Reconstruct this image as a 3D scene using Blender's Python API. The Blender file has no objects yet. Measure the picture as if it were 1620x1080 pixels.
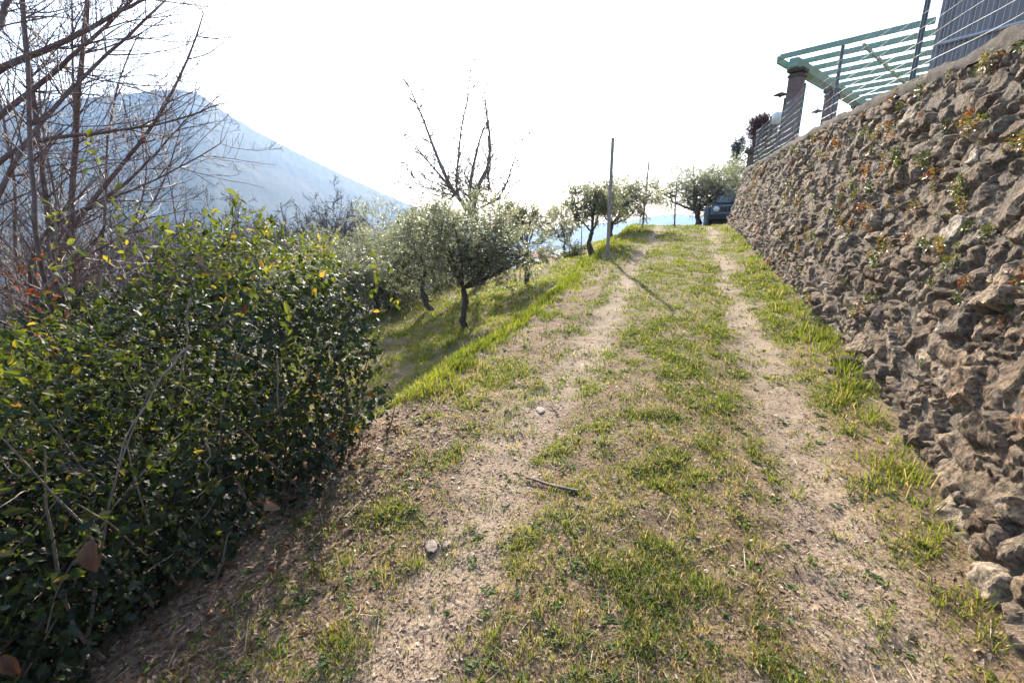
import bpy, bmesh, math, random
import numpy as np
from mathutils import Vector, Matrix
R = math.radians
sc = bpy.context.scene
col = sc.collection
rng = np.random.default_rng(11)
random.seed(5)

# ------------------------------------------------------------------ camera, sky, sun, exposure
CZ = 1.5
PITCH, YAW, FPX = R(15), R(20.3), 720.0
cd = bpy.data.cameras.new("camera"); cam = bpy.data.objects.new("camera", cd); col.objects.link(cam)
cd.sensor_width = 36; cd.lens = 16.0; cd.clip_start = 0.05; cd.clip_end = 12000
cam.location = (0, 0, CZ); cam.rotation_euler = (math.pi/2 - PITCH, 0, YAW)
sc.camera = cam
SUN_AZ, SUN_EL = R(-20), R(31.5)          # azimuth from +Y towards +X
w = bpy.data.worlds.new("World"); sc.world = w; w.use_nodes = True
nt = w.node_tree; nt.nodes.clear()
sky = nt.nodes.new('ShaderNodeTexSky'); sky.sky_type = 'NISHITA'; sky.sun_disc = False
sky.sun_elevation = SUN_EL; sky.sun_rotation = SUN_AZ
sky.air_density = 1.0; sky.dust_density = 3.0; sky.ozone_density = 1.0; sky.altitude = 200
bg = nt.nodes.new('ShaderNodeBackground'); bg.inputs[1].default_value = 0.15
wo = nt.nodes.new('ShaderNodeOutputWorld')
nt.links.new(sky.outputs[0], bg.inputs[0]); nt.links.new(bg.outputs[0], wo.inputs[0])
sl = bpy.data.lights.new("sun", 'SUN'); sl.energy = 4.5; sl.angle = R(0.6); sl.color = (1, .925, .81)
so = bpy.data.objects.new("sun", sl); col.objects.link(so)
SD = Vector((math.sin(SUN_AZ)*math.cos(SUN_EL), math.cos(SUN_AZ)*math.cos(SUN_EL), math.sin(SUN_EL)))
so.rotation_euler = SD.to_track_quat('Z', 'Y').to_euler(); so.location = (0, 0, 30)
sc.view_settings.view_transform = 'Standard'; sc.view_settings.look = 'None'
sc.view_settings.gamma = 1; sc.view_settings.exposure = 1.75
sc.render.engine = 'CYCLES'
cy = sc.cycles
cy.use_denoising = True; cy.max_bounces = 7; cy.diffuse_bounces = 3; cy.glossy_bounces = 2
cy.transmission_bounces = 4; cy.volume_bounces = 1; cy.transparent_max_bounces = 6
cy.caustics_reflective = False; cy.caustics_refractive = False; cy.sample_clamp_indirect = 6

# ------------------------------------------------------------------ helpers
def pray(px, py):
    """direction through a photograph pixel (1620 wide)"""
    xc = (px-810)/FPX; yc = (540-py)/FPX
    fh = math.cos(PITCH)+yc*math.sin(PITCH); up = yc*math.cos(PITCH)-math.sin(PITCH)
    return np.array([-math.sin(YAW)*fh+math.cos(YAW)*xc, math.cos(YAW)*fh+math.sin(YAW)*xc, up])
def at(px, py, r):
    """world point seen at a pixel at horizontal distance r"""
    d = pray(px, py); return np.array([0, 0, CZ]) + d*r/math.hypot(d[0], d[1])

def _h(ix, iy, iz, seed):
    x = (ix.astype(np.int64)*374761393 + iy.astype(np.int64)*668265263 + iz.astype(np.int64)*1274126177 + seed*974634777) & 0xffffffff
    x = ((x ^ (x >> 13))*1274126177) & 0xffffffff
    x = ((x ^ (x >> 16))*2246822519) & 0xffffffff
    return ((x ^ (x >> 15)) & 0xffffff)/float(0xffffff)
def noise(x, y, z=None, seed=0):
    x = np.asarray(x, float); y = np.asarray(y, float)
    x, y = np.broadcast_arrays(x, y)
    if z is None:
        xi, yi = np.floor(x), np.floor(y); fx, fy = x-xi, y-yi
        fx = fx*fx*fx*(fx*(fx*6-15)+10); fy = fy*fy*fy*(fy*(fy*6-15)+10); z0 = np.zeros_like(xi)
        a, b = _h(xi, yi, z0, seed), _h(xi+1, yi, z0, seed); c, d = _h(xi, yi+1, z0, seed), _h(xi+1, yi+1, z0, seed)
        return ((a*(1-fx)+b*fx)*(1-fy)+(c*(1-fx)+d*fx)*fy)*2-1
    z = np.broadcast_to(np.asarray(z, float), x.shape)
    xi, yi, zi = np.floor(x), np.floor(y), np.floor(z); fx, fy, fz = x-xi, y-yi, z-zi
    fx, fy, fz = [f*f*(3-2*f) for f in (fx, fy, fz)]
    r = 0
    for dz in (0, 1):
        a, b = _h(xi, yi, zi+dz, seed), _h(xi+1, yi, zi+dz, seed); c, d = _h(xi, yi+1, zi+dz, seed), _h(xi+1, yi+1, zi+dz, seed)
        v = (a*(1-fx)+b*fx)*(1-fy)+(c*(1-fx)+d*fx)*fy
        r = r + v*(fz if dz else 1-fz)
    return r*2-1
def fbm(x, y, o=4, seed=0, z=None):
    s = 0; a = 1; f = 1; n = 0
    for k in range(o):
        s = s + a*noise(np.asarray(x)*f, np.asarray(y)*f, None if z is None else np.asarray(z)*f, seed+k*17); n += a; a *= .5; f *= 2.03
    return s/n
def sstep(a, b, x):
    t = np.clip((np.asarray(x, float)-a)/(b-a), 0, 1); return t*t*(3-2*t)
def softplus(x, k): return k*np.logaddexp(0, np.asarray(x, float)/k)
def worley(x, y, seed=0, jit=.95, wgt=0.0):
    xi, yi = np.floor(x), np.floor(y)
    d1 = np.full(x.shape, 9.); d2 = np.full(x.shape, 9.); idv = np.zeros(x.shape); ox = np.zeros(x.shape); oy = np.zeros(x.shape)
    for dx in (-1, 0, 1):
        for dy in (-1, 0, 1):
            cx, cyy = xi+dx, yi+dy; z = np.zeros_like(cx)
            px = cx+.5+(_h(cx, cyy, z, seed)-.5)*jit; py = cyy+.5+(_h(cx, cyy, z+1, seed)-.5)*jit
            d = np.hypot(x-px, y-py) - wgt*_h(cx, cyy, z+2, seed)
            n = d < d1
            d2 = np.where(n, d1, np.minimum(d2, d)); i = _h(cx, cyy, z+3, seed)
            idv = np.where(n, i, idv); ox = np.where(n, x-px, ox); oy = np.where(n, y-py, oy); d1 = np.where(n, d, d1)
    return d1, d2, idv, ox, oy

def norm(v): return v/np.maximum(np.linalg.norm(v, axis=-1, keepdims=True), 1e-9)

class MB:
    """collects geometry and links it as ONE mesh object"""
    def __init__(s): s.v = []; s.q = []; s.t = []; s.a = []; s.n = 0; s.b = []
    def add(s, v, q=None, t=None, tint=0.5, aux=0.0):
        v = np.asarray(v, float).reshape(-1, 3); n = len(v)
        if q is not None and len(q): s.q.append(np.asarray(q, np.int64).reshape(-1, 4)+s.n)
        if t is not None and len(t): s.t.append(np.asarray(t, np.int64).reshape(-1, 3)+s.n)
        s.v.append(v); s.a.append(np.broadcast_to(np.asarray(tint, float), (n,)).copy()); s.b.append(np.broadcast_to(np.asarray(aux, float), (n,)).copy()); s.n += n
        return s
    def box(s, c, d, rot=None, tint=.5, taper=0):
        x, y, z = np.asarray(d)/2.0
        k = 1-taper
        v = np.array([[-x,-y,-z],[x,-y,-z],[x,y,-z],[-x,y,-z],[-x*k,-y*k,z],[x*k,-y*k,z],[x*k,y*k,z],[-x*k,y*k,z]])
        if rot is not None: v = v @ np.array(rot).T
        return s.add(v+np.asarray(c), q=[[0,3,2,1],[4,5,6,7],[0,1,5,4],[1,2,6,5],[2,3,7,6],[3,0,4,7]], tint=tint)
    def tube(s, pts, rad, sides=6, tint=.5, cap=True):
        p = np.asarray(pts, float); n = len(p); rad = np.broadcast_to(np.asarray(rad, float), (n,))
        t = np.gradient(p, axis=0); t = norm(t)
        ref = np.array([0, 0, 1.]) if abs(t[:, 2]).mean() < .8 else np.array([1., 0, 0])
        u = norm(np.cross(t, ref)); w_ = np.cross(t, u)
        a = np.linspace(0, 2*np.pi, sides, endpoint=False)
        v = p[:, None]+rad[:, None, None]*(np.cos(a)[None, :, None]*u[:, None]+np.sin(a)[None, :, None]*w_[:, None])
        i = np.arange(n-1)[:, None]*sides; j = np.arange(sides)[None]; k = (j+1) % sides
        q = np.stack([i+j, i+k, i+sides+k, i+sides+j], -1).reshape(-1, 4)
        tr = []
        if cap:
            for b, f in ((0, -1), ((n-1)*sides, 1)):
                for m in range(1, sides-1): tr.append([b, b+m, b+m+1][::f])
        return s.add(v.reshape(-1, 3), q=q, t=tr, tint=tint)
    def scatter(s, tv, tt, pos, Rm, scale, tint, aux=0.0):
        """tv (k,3) template, tt tris; pos (n,3), Rm (n,3,3) columns = axes; scale (n,) or (n,3)"""
        n = len(pos); k = tv.shape[-2]; scale = np.asarray(scale, float)
        if scale.ndim == 1: scale = scale[:, None]
        v = (tv[None]*scale[:, None, :]) if tv.ndim == 2 else tv*scale[:, None, :]
        v = np.einsum('nij,nkj->nki', Rm, v)+pos[:, None]
        t = (np.asarray(tt)[None]+(np.arange(n)*k)[:, None, None]).reshape(-1, 3)
        return s.add(v.reshape(-1, 3), t=t, tint=np.repeat(np.broadcast_to(tint, (n,)), k), aux=np.repeat(np.broadcast_to(aux, (n,)), k))
    def lathe(s, prof, c=(0, 0, 0), sides=20, tint=.5):
        pr = np.asarray(prof, float); a = np.linspace(0, 2*np.pi, sides, endpoint=False); n = len(pr)
        v = np.stack([pr[:, None, 0]*np.cos(a), pr[:, None, 0]*np.sin(a), np.repeat(pr[:, 1:2], sides, 1)], -1).reshape(-1, 3)+np.asarray(c)
        i = np.arange(n-1)[:, None]*sides; j = np.arange(sides)[None]; k = (j+1) % sides
        return s.add(v, q=np.stack([i+j, i+k, i+sides+k, i+sides+j], -1).reshape(-1, 4), tint=tint)
    def mesh(s, name, mat, smooth=False):
        me = bpy.data.meshes.new(name)
        v = np.concatenate(s.v); q = np.concatenate(s.q) if s.q else np.zeros((0, 4), np.int64); t = np.concatenate(s.t) if s.t else np.zeros((0, 3), np.int64)
        me.vertices.add(len(v)); me.vertices.foreach_set('co', v.astype(np.float32).ravel())
        me.loops.add(q.size+t.size); me.loops.foreach_set('vertex_index', np.concatenate([q.ravel(), t.ravel()]).astype(np.int32))
        me.polygons.add(len(q)+len(t))
        me.polygons.foreach_set('loop_start', np.concatenate([np.arange(len(q))*4, q.size+np.arange(len(t))*3]).astype(np.int32))
        me.update(calc_edges=True)
        me.polygons.foreach_set('use_smooth', np.full(len(q)+len(t), smooth))
        for nm, arr in (('tint', s.a), ('aux', s.b)):
            at_ = me.attributes.new(nm, 'FLOAT', 'POINT'); at_.data.foreach_set('value', np.concatenate(arr).astype(np.float32))
        if mat: me.materials.append(mat)
        return me
    def build(s, name, mat, parent=None, smooth=False, loc=None):
        o = bpy.data.objects.new(name, s.mesh(name, mat, smooth)); col.objects.link(o)
        if parent is not None: o.parent = parent
        if loc is not None: o.location = loc
        return o

def tag(o, label=None, cat=None, group=None, kind=None):
    if label: o['label'] = label
    if cat: o['category'] = cat
    if group: o['group'] = group
    if kind: o['kind'] = kind
    return o
def empty(name, loc=(0, 0, 0), rz=0, label=None, cat=None, group=None):
    o = bpy.data.objects.new(name, None); col.objects.link(o); o.location = loc; o.rotation_euler = (0, 0, rz)
    o.empty_display_size = .2
    return tag(o, label, cat, group)
def copy_tree(o, parent=None):
    c = o.copy(); col.objects.link(c)
    if parent is not None: c.parent = parent
    for ch in list(o.children): copy_tree(ch, c)
    return c
def bevel(o, wd=.01, seg=2):
    m = o.modifiers.new('bevel', 'BEVEL'); m.width = wd; m.segments = seg; m.limit_method = 'ANGLE'; return o

# ------------------------------------------------------------------ materials
def new_mat(name):
    m = bpy.data.materials.new(name); m.use_nodes = True; t = m.node_tree; t.nodes.clear()
    return m, t, t.nodes, t.links
def N(t, kind, **kw):
    n = t.nodes.new(kind)
    for k, v in kw.items():
        if k in n.inputs: n.inputs[k].default_value = v
        else: setattr(n, k, v)
    return n
def ramp(t, fac, stops, interp='LINEAR'):
    n = t.nodes.new('ShaderNodeValToRGB'); cr = n.color_ramp; cr.interpolation = interp
    while len(cr.elements) < len(stops): cr.elements.new(.5)
    for e, (p, c) in zip(cr.elements, stops): e.position = p; e.color = (*c, 1)
    t.links.new(fac, n.inputs[0]); return n.outputs[0]
def mix(t, fac, a, b, mode='MIX'):
    n = t.nodes.new('ShaderNodeMix'); n.data_type = 'RGBA'; n.blend_type = mode
    for s, v in ((0, fac), (6, a), (7, b)):
        if hasattr(v, 'links'): t.links.new(v, n.inputs[s])
        else: n.inputs[s].default_value = v if s == 0 else (*v, 1)
    return n.outputs[2]
def attr(t, name): n = t.nodes.new('ShaderNodeAttribute'); n.attribute_name = name; return n.outputs['Fac']
def tex_noise(t, scale, detail=4, rough=.6, coord=None, dist=0):
    n = N(t, 'ShaderNodeTexNoise', Scale=scale, Detail=detail, Roughness=rough, Distortion=dist)
    if coord is None:
        c = t.nodes.new('ShaderNodeTexCoord'); coord = c.outputs['Object']
    t.links.new(coord, n.inputs['Vector']); return n.outputs['Fac']
def bump(t, h, strength=.5, dist=.02, nrm=None):
    n = N(t, 'ShaderNodeBump', Strength=strength, Distance=dist); t.links.new(h, n.inputs['Height'])
    if nrm is not None: t.links.new(nrm, n.inputs['Normal'])
    return n.outputs[0]
def out(t, sh):
    o = t.nodes.new('ShaderNodeOutputMaterial'); t.links.new(sh, o.inputs[0])
def princ(t, color, rough=.8, spec=.3, nrm=None, metal=0):
    p = t.nodes.new('ShaderNodeBsdfPrincipled')
    if hasattr(color, 'links'): t.links.new(color, p.inputs['Base Color'])
    else: p.inputs['Base Color'].default_value = (*color, 1)
    if hasattr(rough, 'links'): t.links.new(rough, p.inputs['Roughness'])
    else: p.inputs['Roughness'].default_value = rough
    p.inputs['Specular IOR Level'].default_value = spec; p.inputs['Metallic'].default_value = metal
    if nrm is not None: t.links.new(nrm, p.inputs['Normal'])
    return p.outputs[0]
def leaf_mat(name, stops, trans=.4, rough=.4, spec=.5, boost=(1.5, 1.6, .8)):
    m, t, n, l = new_mat(name)
    c = ramp(t, attr(t, 'tint'), stops)
    v = mix(t, .45, c, tex_noise(t, 45, 4), 'OVERLAY')
    p = princ(t, v, rough, spec)
    tr = n.new('ShaderNodeBsdfTranslucent'); l.new(mix(t, 1.0, c, boost, 'MULTIPLY'), tr.inputs[0])
    ms = n.new('ShaderNodeMixShader'); ms.inputs[0].default_value = trans
    l.new(p, ms.inputs[1]); l.new(tr.outputs[0], ms.inputs[2]); out(t, ms.outputs[0]); return m
def noisy_mat(name, c1, c2, scale=8, rough=.8, spec=.3, bmp=.4, bd=.01, metal=0, c3=None, detail=6):
    m, t, n, l = new_mat(name)
    f = tex_noise(t, scale, detail, .65)
    st = [(.3, c1), (.7, c2)] if c3 is None else [(.28, c1), (.55, c2), (.75, c3)]
    c = ramp(t, f, st)
    h = tex_noise(t, scale*6, 5, .7)
    out(t, princ(t, c, rough, spec, bump(t, h, bmp, bd) if bmp else None, metal)); return m

M = {}
M['bark_olive'] = noisy_mat('olive_bark', (.05, .04, .03), (.13, .105, .08), 18, .9, .2, .8, .01)
M['bark_bare'] = noisy_mat('bare_bark', (.075, .052, .042), (.17, .13, .105), 14, .75, .35, .6, .005)
M['bark_red'] = noisy_mat('reddish_bark', (.085, .045, .036), (.2, .13, .105), 14, .6, .4, .5, .004)
M['bark_twig'] = noisy_mat('dry_twig_bark', (.12, .09, .07), (.27, .21, .16), 14, .8, .2, .5, .004)
M['bark_pale'] = noisy_mat('pale_grey_bark', (.16, .135, .115), (.3, .26, .22), 14, .85, .2, .5, .01)
M['bark_far'] = noisy_mat('grey_bark', (.07, .055, .045), (.15, .12, .1), 5, .85, .2, .5, .01)
M['olive'] = leaf_mat('olive_leaves', [(0, (.1, .11, .075)), (.5, (.18, .195, .13)), (.85, (.27, .285, .21)), (1, (.37, .38, .31))], .58, .3, .8, (1.45, 1.42, 1.0))
M['hedge'] = leaf_mat('hedge_leaves', [(0, (.012, .018, .008)), (.45, (.028, .043, .013)), (.75, (.062, .082, .021)), (.92, (.125, .135, .04)), (.97, (.18, .15, .04)), (1, (.17, .09, .035))], .42, .52, .26, (2.8, 2.5, .8))
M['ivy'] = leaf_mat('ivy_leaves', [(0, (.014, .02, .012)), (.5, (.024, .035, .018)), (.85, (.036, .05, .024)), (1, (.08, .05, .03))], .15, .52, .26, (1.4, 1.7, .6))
M['dead'] = leaf_mat('dead_leaves', [(0, (.06, .03, .016)), (.5, (.14, .078, .045)), (1, (.29, .2, .13))], .25, .65, .2, (1.4, 1.0, .7))
M['orange_leaf'] = leaf_mat('orange_leaves', [(0, (.14, .045, .018)), (1, (.24, .1, .035))], .45, .5, .3, (1.5, 1.0, .6))
M['grass'] = leaf_mat('grass_blades', [(0, (.055, .08, .014)), (.4, (.12, .15, .022)), (.72, (.21, .225, .035)), (.8, (.2, .15, .085)), (1, (.34, .26, .17))], .55, .5, .3, (1.5, 1.5, .8))
M['weed'] = leaf_mat('weed_leaves', [(0, (.045, .085, .02)), (1, (.12, .16, .05))], .4, .6, .18, (1.5, 1.6, .6))
M['straw'] = leaf_mat('dry_straw', [(0, (.06, .036, .024)), (.35, (.145, .088, .055)), (.7, (.27, .185, .12)), (1, (.47, .38, .28))], .15, .6, .3, (1.1, 1, .8))
M['sedum'] = leaf_mat('sedum_leaves', [(0, (.05, .08, .02)), (.35, (.12, .14, .03)), (.6, (.24, .13, .035)), (.8, (.26, .075, .03)), (1, (.17, .03, .025))], .35, .4, .4, (1.5, 1.3, .7))
M['pebble'] = noisy_mat('pebbles', (.14, .112, .085), (.28, .235, .185), 60, .8, .3, .3, .002)
M['post_wood'] = noisy_mat('weathered_pole', (.2, .175, .15), (.37, .325, .28), 12, .85, .2, .5, .004)
M['wire'] = noisy_mat('galvanised_wire', (.45, .46, .46), (.62, .63, .63), 20, .4, .5, 0, metal=.6)
M['fence_post'] = noisy_mat('green_grey_steel', (.045, .05, .045), (.1, .105, .095), 20, .55, .5, .1, .002)
M['mint'] = noisy_mat('mint_green_paint', (.18, .29, .21), (.26, .37, .285), 6, .55, .4, .15, .002)
M['brick'] = None
M['metal_dark'] = noisy_mat('dark_metal', (.05, .05, .05), (.1, .1, .1), 20, .5, .5, .1, .002)
M['siding'] = noisy_mat('grey_siding', (.2, .175, .17), (.27, .24, .23), 2.5, .6, .35, .1, .003)
M['pale_pipe'] = noisy_mat('pale_pipe', (.38, .39, .42), (.48, .49, .52), 6, .4, .5, 0)
M['globe'] = noisy_mat('opal_globe', (.75, .77, .78), (.82, .83, .84), 4, .25, .5, 0)
M['cap'] = noisy_mat('cement_coping', (.07, .058, .048), (.125, .104, .085), 9, .95, .1, 1., .03, c3=(.19, .16, .13))
M['plank'] = noisy_mat('shed_planks', (.05, .04, .035), (.1, .08, .07), 7, .85, .2, .5, .01)
M['tiles'] = noisy_mat('roof_tiles', (.26, .13, .09), (.4, .23, .17), 6, .85, .2, .5, .02)

def brick_mat():
    m, t, n, l = new_mat('brick_pillar')
    tc = n.new('ShaderNodeTexCoord')
    b = N(t, 'ShaderNodeTexBrick', Scale=7.0); b.inputs['Color1'].default_value = (.2, .13, .105, 1); b.inputs['Color2'].default_value = (.155, .105, .085, 1)
    b.inputs['Mortar'].default_value = (.24, .2, .18, 1); b.inputs['Mortar Size'].default_value = .015
    mp = n.new('ShaderNodeMapping'); mp.inputs['Rotation'].default_value = (R(90), 0, 0); l.new(tc.outputs['Object'], mp.inputs[0]); l.new(mp.outputs[0], b.inputs['Vector'])
    c = mix(t, .5, b.outputs[0], tex_noise(t, 9), 'OVERLAY')
    out(t, princ(t, c, .9, .2, bump(t, tex_noise(t, 50), .4, .005))); return m
M['brick'] = brick_mat()

def ground_mat():
    m, t, n, l = new_mat('ground_soil')
    g, k = attr(t, 'tint'), attr(t, 'aux')
    tc = n.new('ShaderNodeTexCoord').outputs['Object']
    big = tex_noise(t, .9, 4, .6, tc); mid = tex_noise(t, 7, 6, .7, tc); fine = tex_noise(t, 60, 6, .75, tc)
    soil = ramp(t, mid, [(.25, (.09, .051, .03)), (.5, (.172, .108, .065)), (.75, (.28, .196, .128))])
    soil2 = ramp(t, fine, [(.3, (.065, .041, .026)), (.5, (.17, .118, .077)), (.68, (.34, .262, .185))])
    c = mix(t, .55, soil, soil2)
    grav = ramp(t, fine, [(.3, (.155, .118, .084)), (.5, (.29, .23, .168)), (.7, (.43, .355, .27))])
    kk = n.new('ShaderNodeMath'); kk.operation = 'MULTIPLY'; l.new(k, kk.inputs[0]); kk.inputs[1].default_value = .6
    c = mix(t, kk.outputs[0], c, grav)
    # bits of chaff and chips
    v = N(t, 'ShaderNodeTexVoronoi', Scale=70.0, Randomness=1.0); l.new(tc, v.inputs['Vector'])
    c = mix(t, .35, c, ramp(t, v.outputs['Distance'], [(.1, (.3, .28, .26)), (.6, (.62, .6, .57))]), 'OVERLAY')
    gr = ramp(t, mid, [(.3, (.07, .075, .022)), (.6, (.13, .125, .038)), (.8, (.21, .165, .075))])
    gf = n.new('ShaderNodeMath'); gf.operation = 'MULTIPLY'; l.new(g, gf.inputs[0]); gf.inputs[1].default_value = .8
    c = mix(t, gf.outputs[0], c, gr)
    c = mix(t, .35, c, big, 'OVERLAY')
    b1 = bump(t, fine, .55, .012); b2 = bump(t, v.outputs['Distance'], .35, .008, b1); b3 = bump(t, mid, .4, .03, b2)
    out(t, princ(t, c, .95, .15, b3)); return m
M['ground'] = ground_mat()

def stone_mat():
    m, t, n, l = new_mat('rubble_stone')
    idv, mor = attr(t, 'tint'), attr(t, 'aux')
    tc = n.new('ShaderNodeTexCoord').outputs['Object']
    base = ramp(t, idv, [(0, (.11, .08, .055)), (.17, (.25, .19, .133)), (.34, (.17, .122, .08)), (.5, (.34, .268, .192)), (.64, (.195, .16, .125)), (.78, (.285, .225, .157)), (.9, (.41, .335, .25)), (.97, (.28, .165, .09)), (1, (.42, .37, .3))])
    n1 = tex_noise(t, 9, 8, .7, tc); n2 = tex_noise(t, 45, 6, .75, tc); n3 = tex_noise(t, 2.2, 4, .6, tc)
    c = mix(t, .75, base, ramp(t, n1, [(.25, (.14, .125, .115)), (.5, (.5, .48, .46)), (.72, (.9, .86, .82))]), 'OVERLAY')
    c = mix(t, .8, c, ramp(t, n2, [(.38, (.08, .075, .07)), (.5, (.5, .49, .48)), (.64, (.95, .92, .88))]), 'OVERLAY')
    # lichen and iron stains have shapes of their own
    li = ramp(t, tex_noise(t, 6, 6, .7, tc, .5), [(.6, (0, 0, 0)), (.68, (1, 1, 1))])
    c = mix(t, mixfac(t, li, .35), c, (.34, .33, .27))
    ru = ramp(t, tex_noise(t, 4.3, 5, .7, tc, .8), [(.63, (0, 0, 0)), (.72, (1, 1, 1))])
    c = mix(t, mixfac(t, ru, .4), c, (.27, .15, .075))
    mo = ramp(t, tex_noise(t, 5.2, 6, .7, tc, .6), [(.6, (0, 0, 0)), (.68, (1, 1, 1))])
    c = mix(t, mixfac(t, mo, .55), c, (.1, .095, .035))
    mc = ramp(t, n2, [(.3, (.135, .105, .077)), (.7, (.29, .235, .178))])
    c = mix(t, mor, c, mc)
    b = bump(t, n2, 1., .035); b = bump(t, n1, .8, .04, b)
    out(t, princ(t, c, .92, .2, b)); return m
def mixfac(t, c, k):
    n = t.nodes.new('ShaderNodeMath'); n.operation = 'MULTIPLY'; t.links.new(c, n.inputs[0]); n.inputs[1].default_value = k; return n.outputs[0]
M['stone'] = stone_mat()
def forest_mat(name, a, b, c, scale):
    m, t, n, l = new_mat(name)
    tc = n.new('ShaderNodeTexCoord').outputs['Object']
    c0 = ramp(t, tex_noise(t, scale, 8, .7, tc), [(.3, a), (.5, b), (.72, c)])
    c1 = mix(t, .6, c0, tex_noise(t, scale*6, 6, .7, tc), 'OVERLAY')
    out(t, princ(t, c1, .95, .1, bump(t, tex_noise(t, scale*8, 5, .7, tc), .5, 3))); return m
M['mountain'] = forest_mat('mountain_forest', (.045, .05, .036), (.053, .056, .041), (.062, .062, .048), .012)

# ------------------------------------------------------------------ ground
def road_z(Y):
    Y = np.asarray(Y, float)
    return .0763*Y - .122*softplus(Y-17.3, .5) - .17*softplus(Y-30, 2.)
def edge_x(Y): return -1.72 + .16*noise(np.asarray(Y)*.55, np.asarray(Y)*0+3.3, None, 5)
def gz(X, Y, detail=True):
    X = np.asarray(X, float); Y = np.asarray(Y, float)
    z = road_z(Y)
    u = X-edge_x(Y)
    n1 = fbm(X*.8, Y*.8, 3, 21)
    z = z - .5*sstep(.05, -.85, u) - .2*np.clip(-u-.6, 0, None) - .32*softplus(-u-6.2, .8) + .10*n1*sstep(-.2, -1.4, u)
    z = z - .22*softplus(Y-13, 1.)*sstep(1.6, 4, -u)
    z = z + .05*sstep(.95, 1.4, X)*(Y < 18)
    rr = np.hypot(X, Y)
    z = np.where(z < -75, -75+(z+75)*.02, z)
    if detail:
        fade = np.clip(1.6-rr/40, 0, 1)
        z = z + fade*(-.028*np.exp(-((X-.71)/.19)**2) - .03*np.exp(-((X+.82)/.2)**2))*(Y < 19)
        z = z + fade*(.022*fbm(X*2.2, Y*2.2, 3, 31) + .012*fbm(X*9, Y*9, 3, 37)*(rr < 25))
        z = z + .04*np.clip(noise(X*3, Y*3, None, 44), 0, 1)*sstep(.1, -.3, u)*sstep(-1.4, -.4, u)
    return z
def place(px, py, rmax=80):
    d = pray(px, py); d = d/math.hypot(d[0], d[1]); r = np.linspace(.8, rmax, 6000)
    p = np.array([0, 0, CZ])+d[None]*r[:, None]
    below = p[:, 2] < gz(p[:, 0], p[:, 1])
    i = np.argmax(below) if below.any() else len(r)-1
    q = p[i].copy(); q[2] = gz(q[0], q[1]); return q
def track(X, Y): Y = np.asarray(Y, float); k = .09*noise(np.asarray(X)*1.3, Y*.8, None, 68); wl = .22-.08*sstep(4, 10, Y); k2 = k*sstep(2, 6, Y); return np.maximum(np.exp(-((X-.71+k2)/(.23-.06*sstep(4, 8, Y)))**4), np.exp(-((X+.82+k)/wl)**4))*(Y < 18.5)
def grass_mask(X, Y):
    X = np.asarray(X, float); Y = np.asarray(Y, float); u = X-edge_x(Y)
    pat = sstep(-.06, .3, .35*fbm(X*1.1, Y*.9, 3, 60)+.9*fbm(X*5.2, Y*4.4, 4, 61)); pat2 = sstep(-.3, .25, fbm(X*.5+9, Y*.5, 3, 67))
    near = sstep(1.2, 6.5, Y)
    base = (.2+.8*pat)*(.68+.32*near)+.26*near*near
    g = base*(1-.95*track(X, Y)*(.8+.2*noise(X*2, Y*2, None, 69)))
    g = g*(1+.35*np.exp(-((X+.02)/.42)**2)*(1-near))
    g = np.where(X < -1.02, np.maximum(g, sstep(-1.02, -1.2, X)*pat*.85), g)
    g = np.where(X > .98, np.maximum(g, sstep(.95, 1.1, X)*(.3+.7*pat)*.85*sstep(.5, 2.8, Y)), g)
    lush = sstep(.28, .0, u)*sstep(2.6, 3.1, Y)
    bank = np.exp(-((u+.15)/.27)**2)*sstep(2.4, 3.0, Y)*(.3+.7*sstep(-.35, .2, fbm(X*1.8, Y*1.8, 3, 71)))
    terr = (.42+.55*pat2)*(.55+.45*pat)
    g = np.where(u < .2, np.maximum(terr*lush, bank), g)
    # bare earth on the lip of the bank beside the track
    g = g*(1-.75*np.exp(-((u-.35)/.22)**2)*sstep(3.2, 4, Y)*sstep(11, 9, Y))
    return np.clip(g, 0, 1)

def build_ground():
    fa = np.radians(np.arange(-78, 42, .26)); ca = np.radians(np.concatenate([np.arange(42, 282, 4.0)]))
    az = np.concatenate([fa, ca]); na = len(az)
    r = np.exp(np.linspace(math.log(.25), math.log(60), 560)); r = np.concatenate([r, np.exp(np.linspace(math.log(62), math.log(3000), 70))]); nr = len(r)
    X = r[:, None]*np.sin(az); Y = r[:, None]*np.cos(az); Z = gz(X, Y)
    g = grass_mask(X, Y); far = np.clip((np.hypot(X, Y)-30)/30, 0, 1); g = g*(1-far)+far*.8
    mb = MB()
    v = np.stack([X, Y, Z], -1).reshape(-1, 3)
    i = np.arange(nr-1)[:, None]*na; j = np.arange(na)[None]; k = (j+1) % na
    q = np.stack([i+j, i+na+j, i+na+k, i+k], -1).reshape(-1, 4)
    c = len(v)
    v = np.concatenate([v, [[0, 0, float(gz(0, 0))]]])
    t = np.stack([np.full(na, c), np.arange(na), (np.arange(na)+1) % na], -1)
    mb.add(v, q=q, t=t, tint=np.append(g.ravel(), 0), aux=np.append(track(X, Y).ravel(), 0))
    tag(mb.build('ground', M['ground'], smooth=True), kind='structure')
build_ground()

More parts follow.
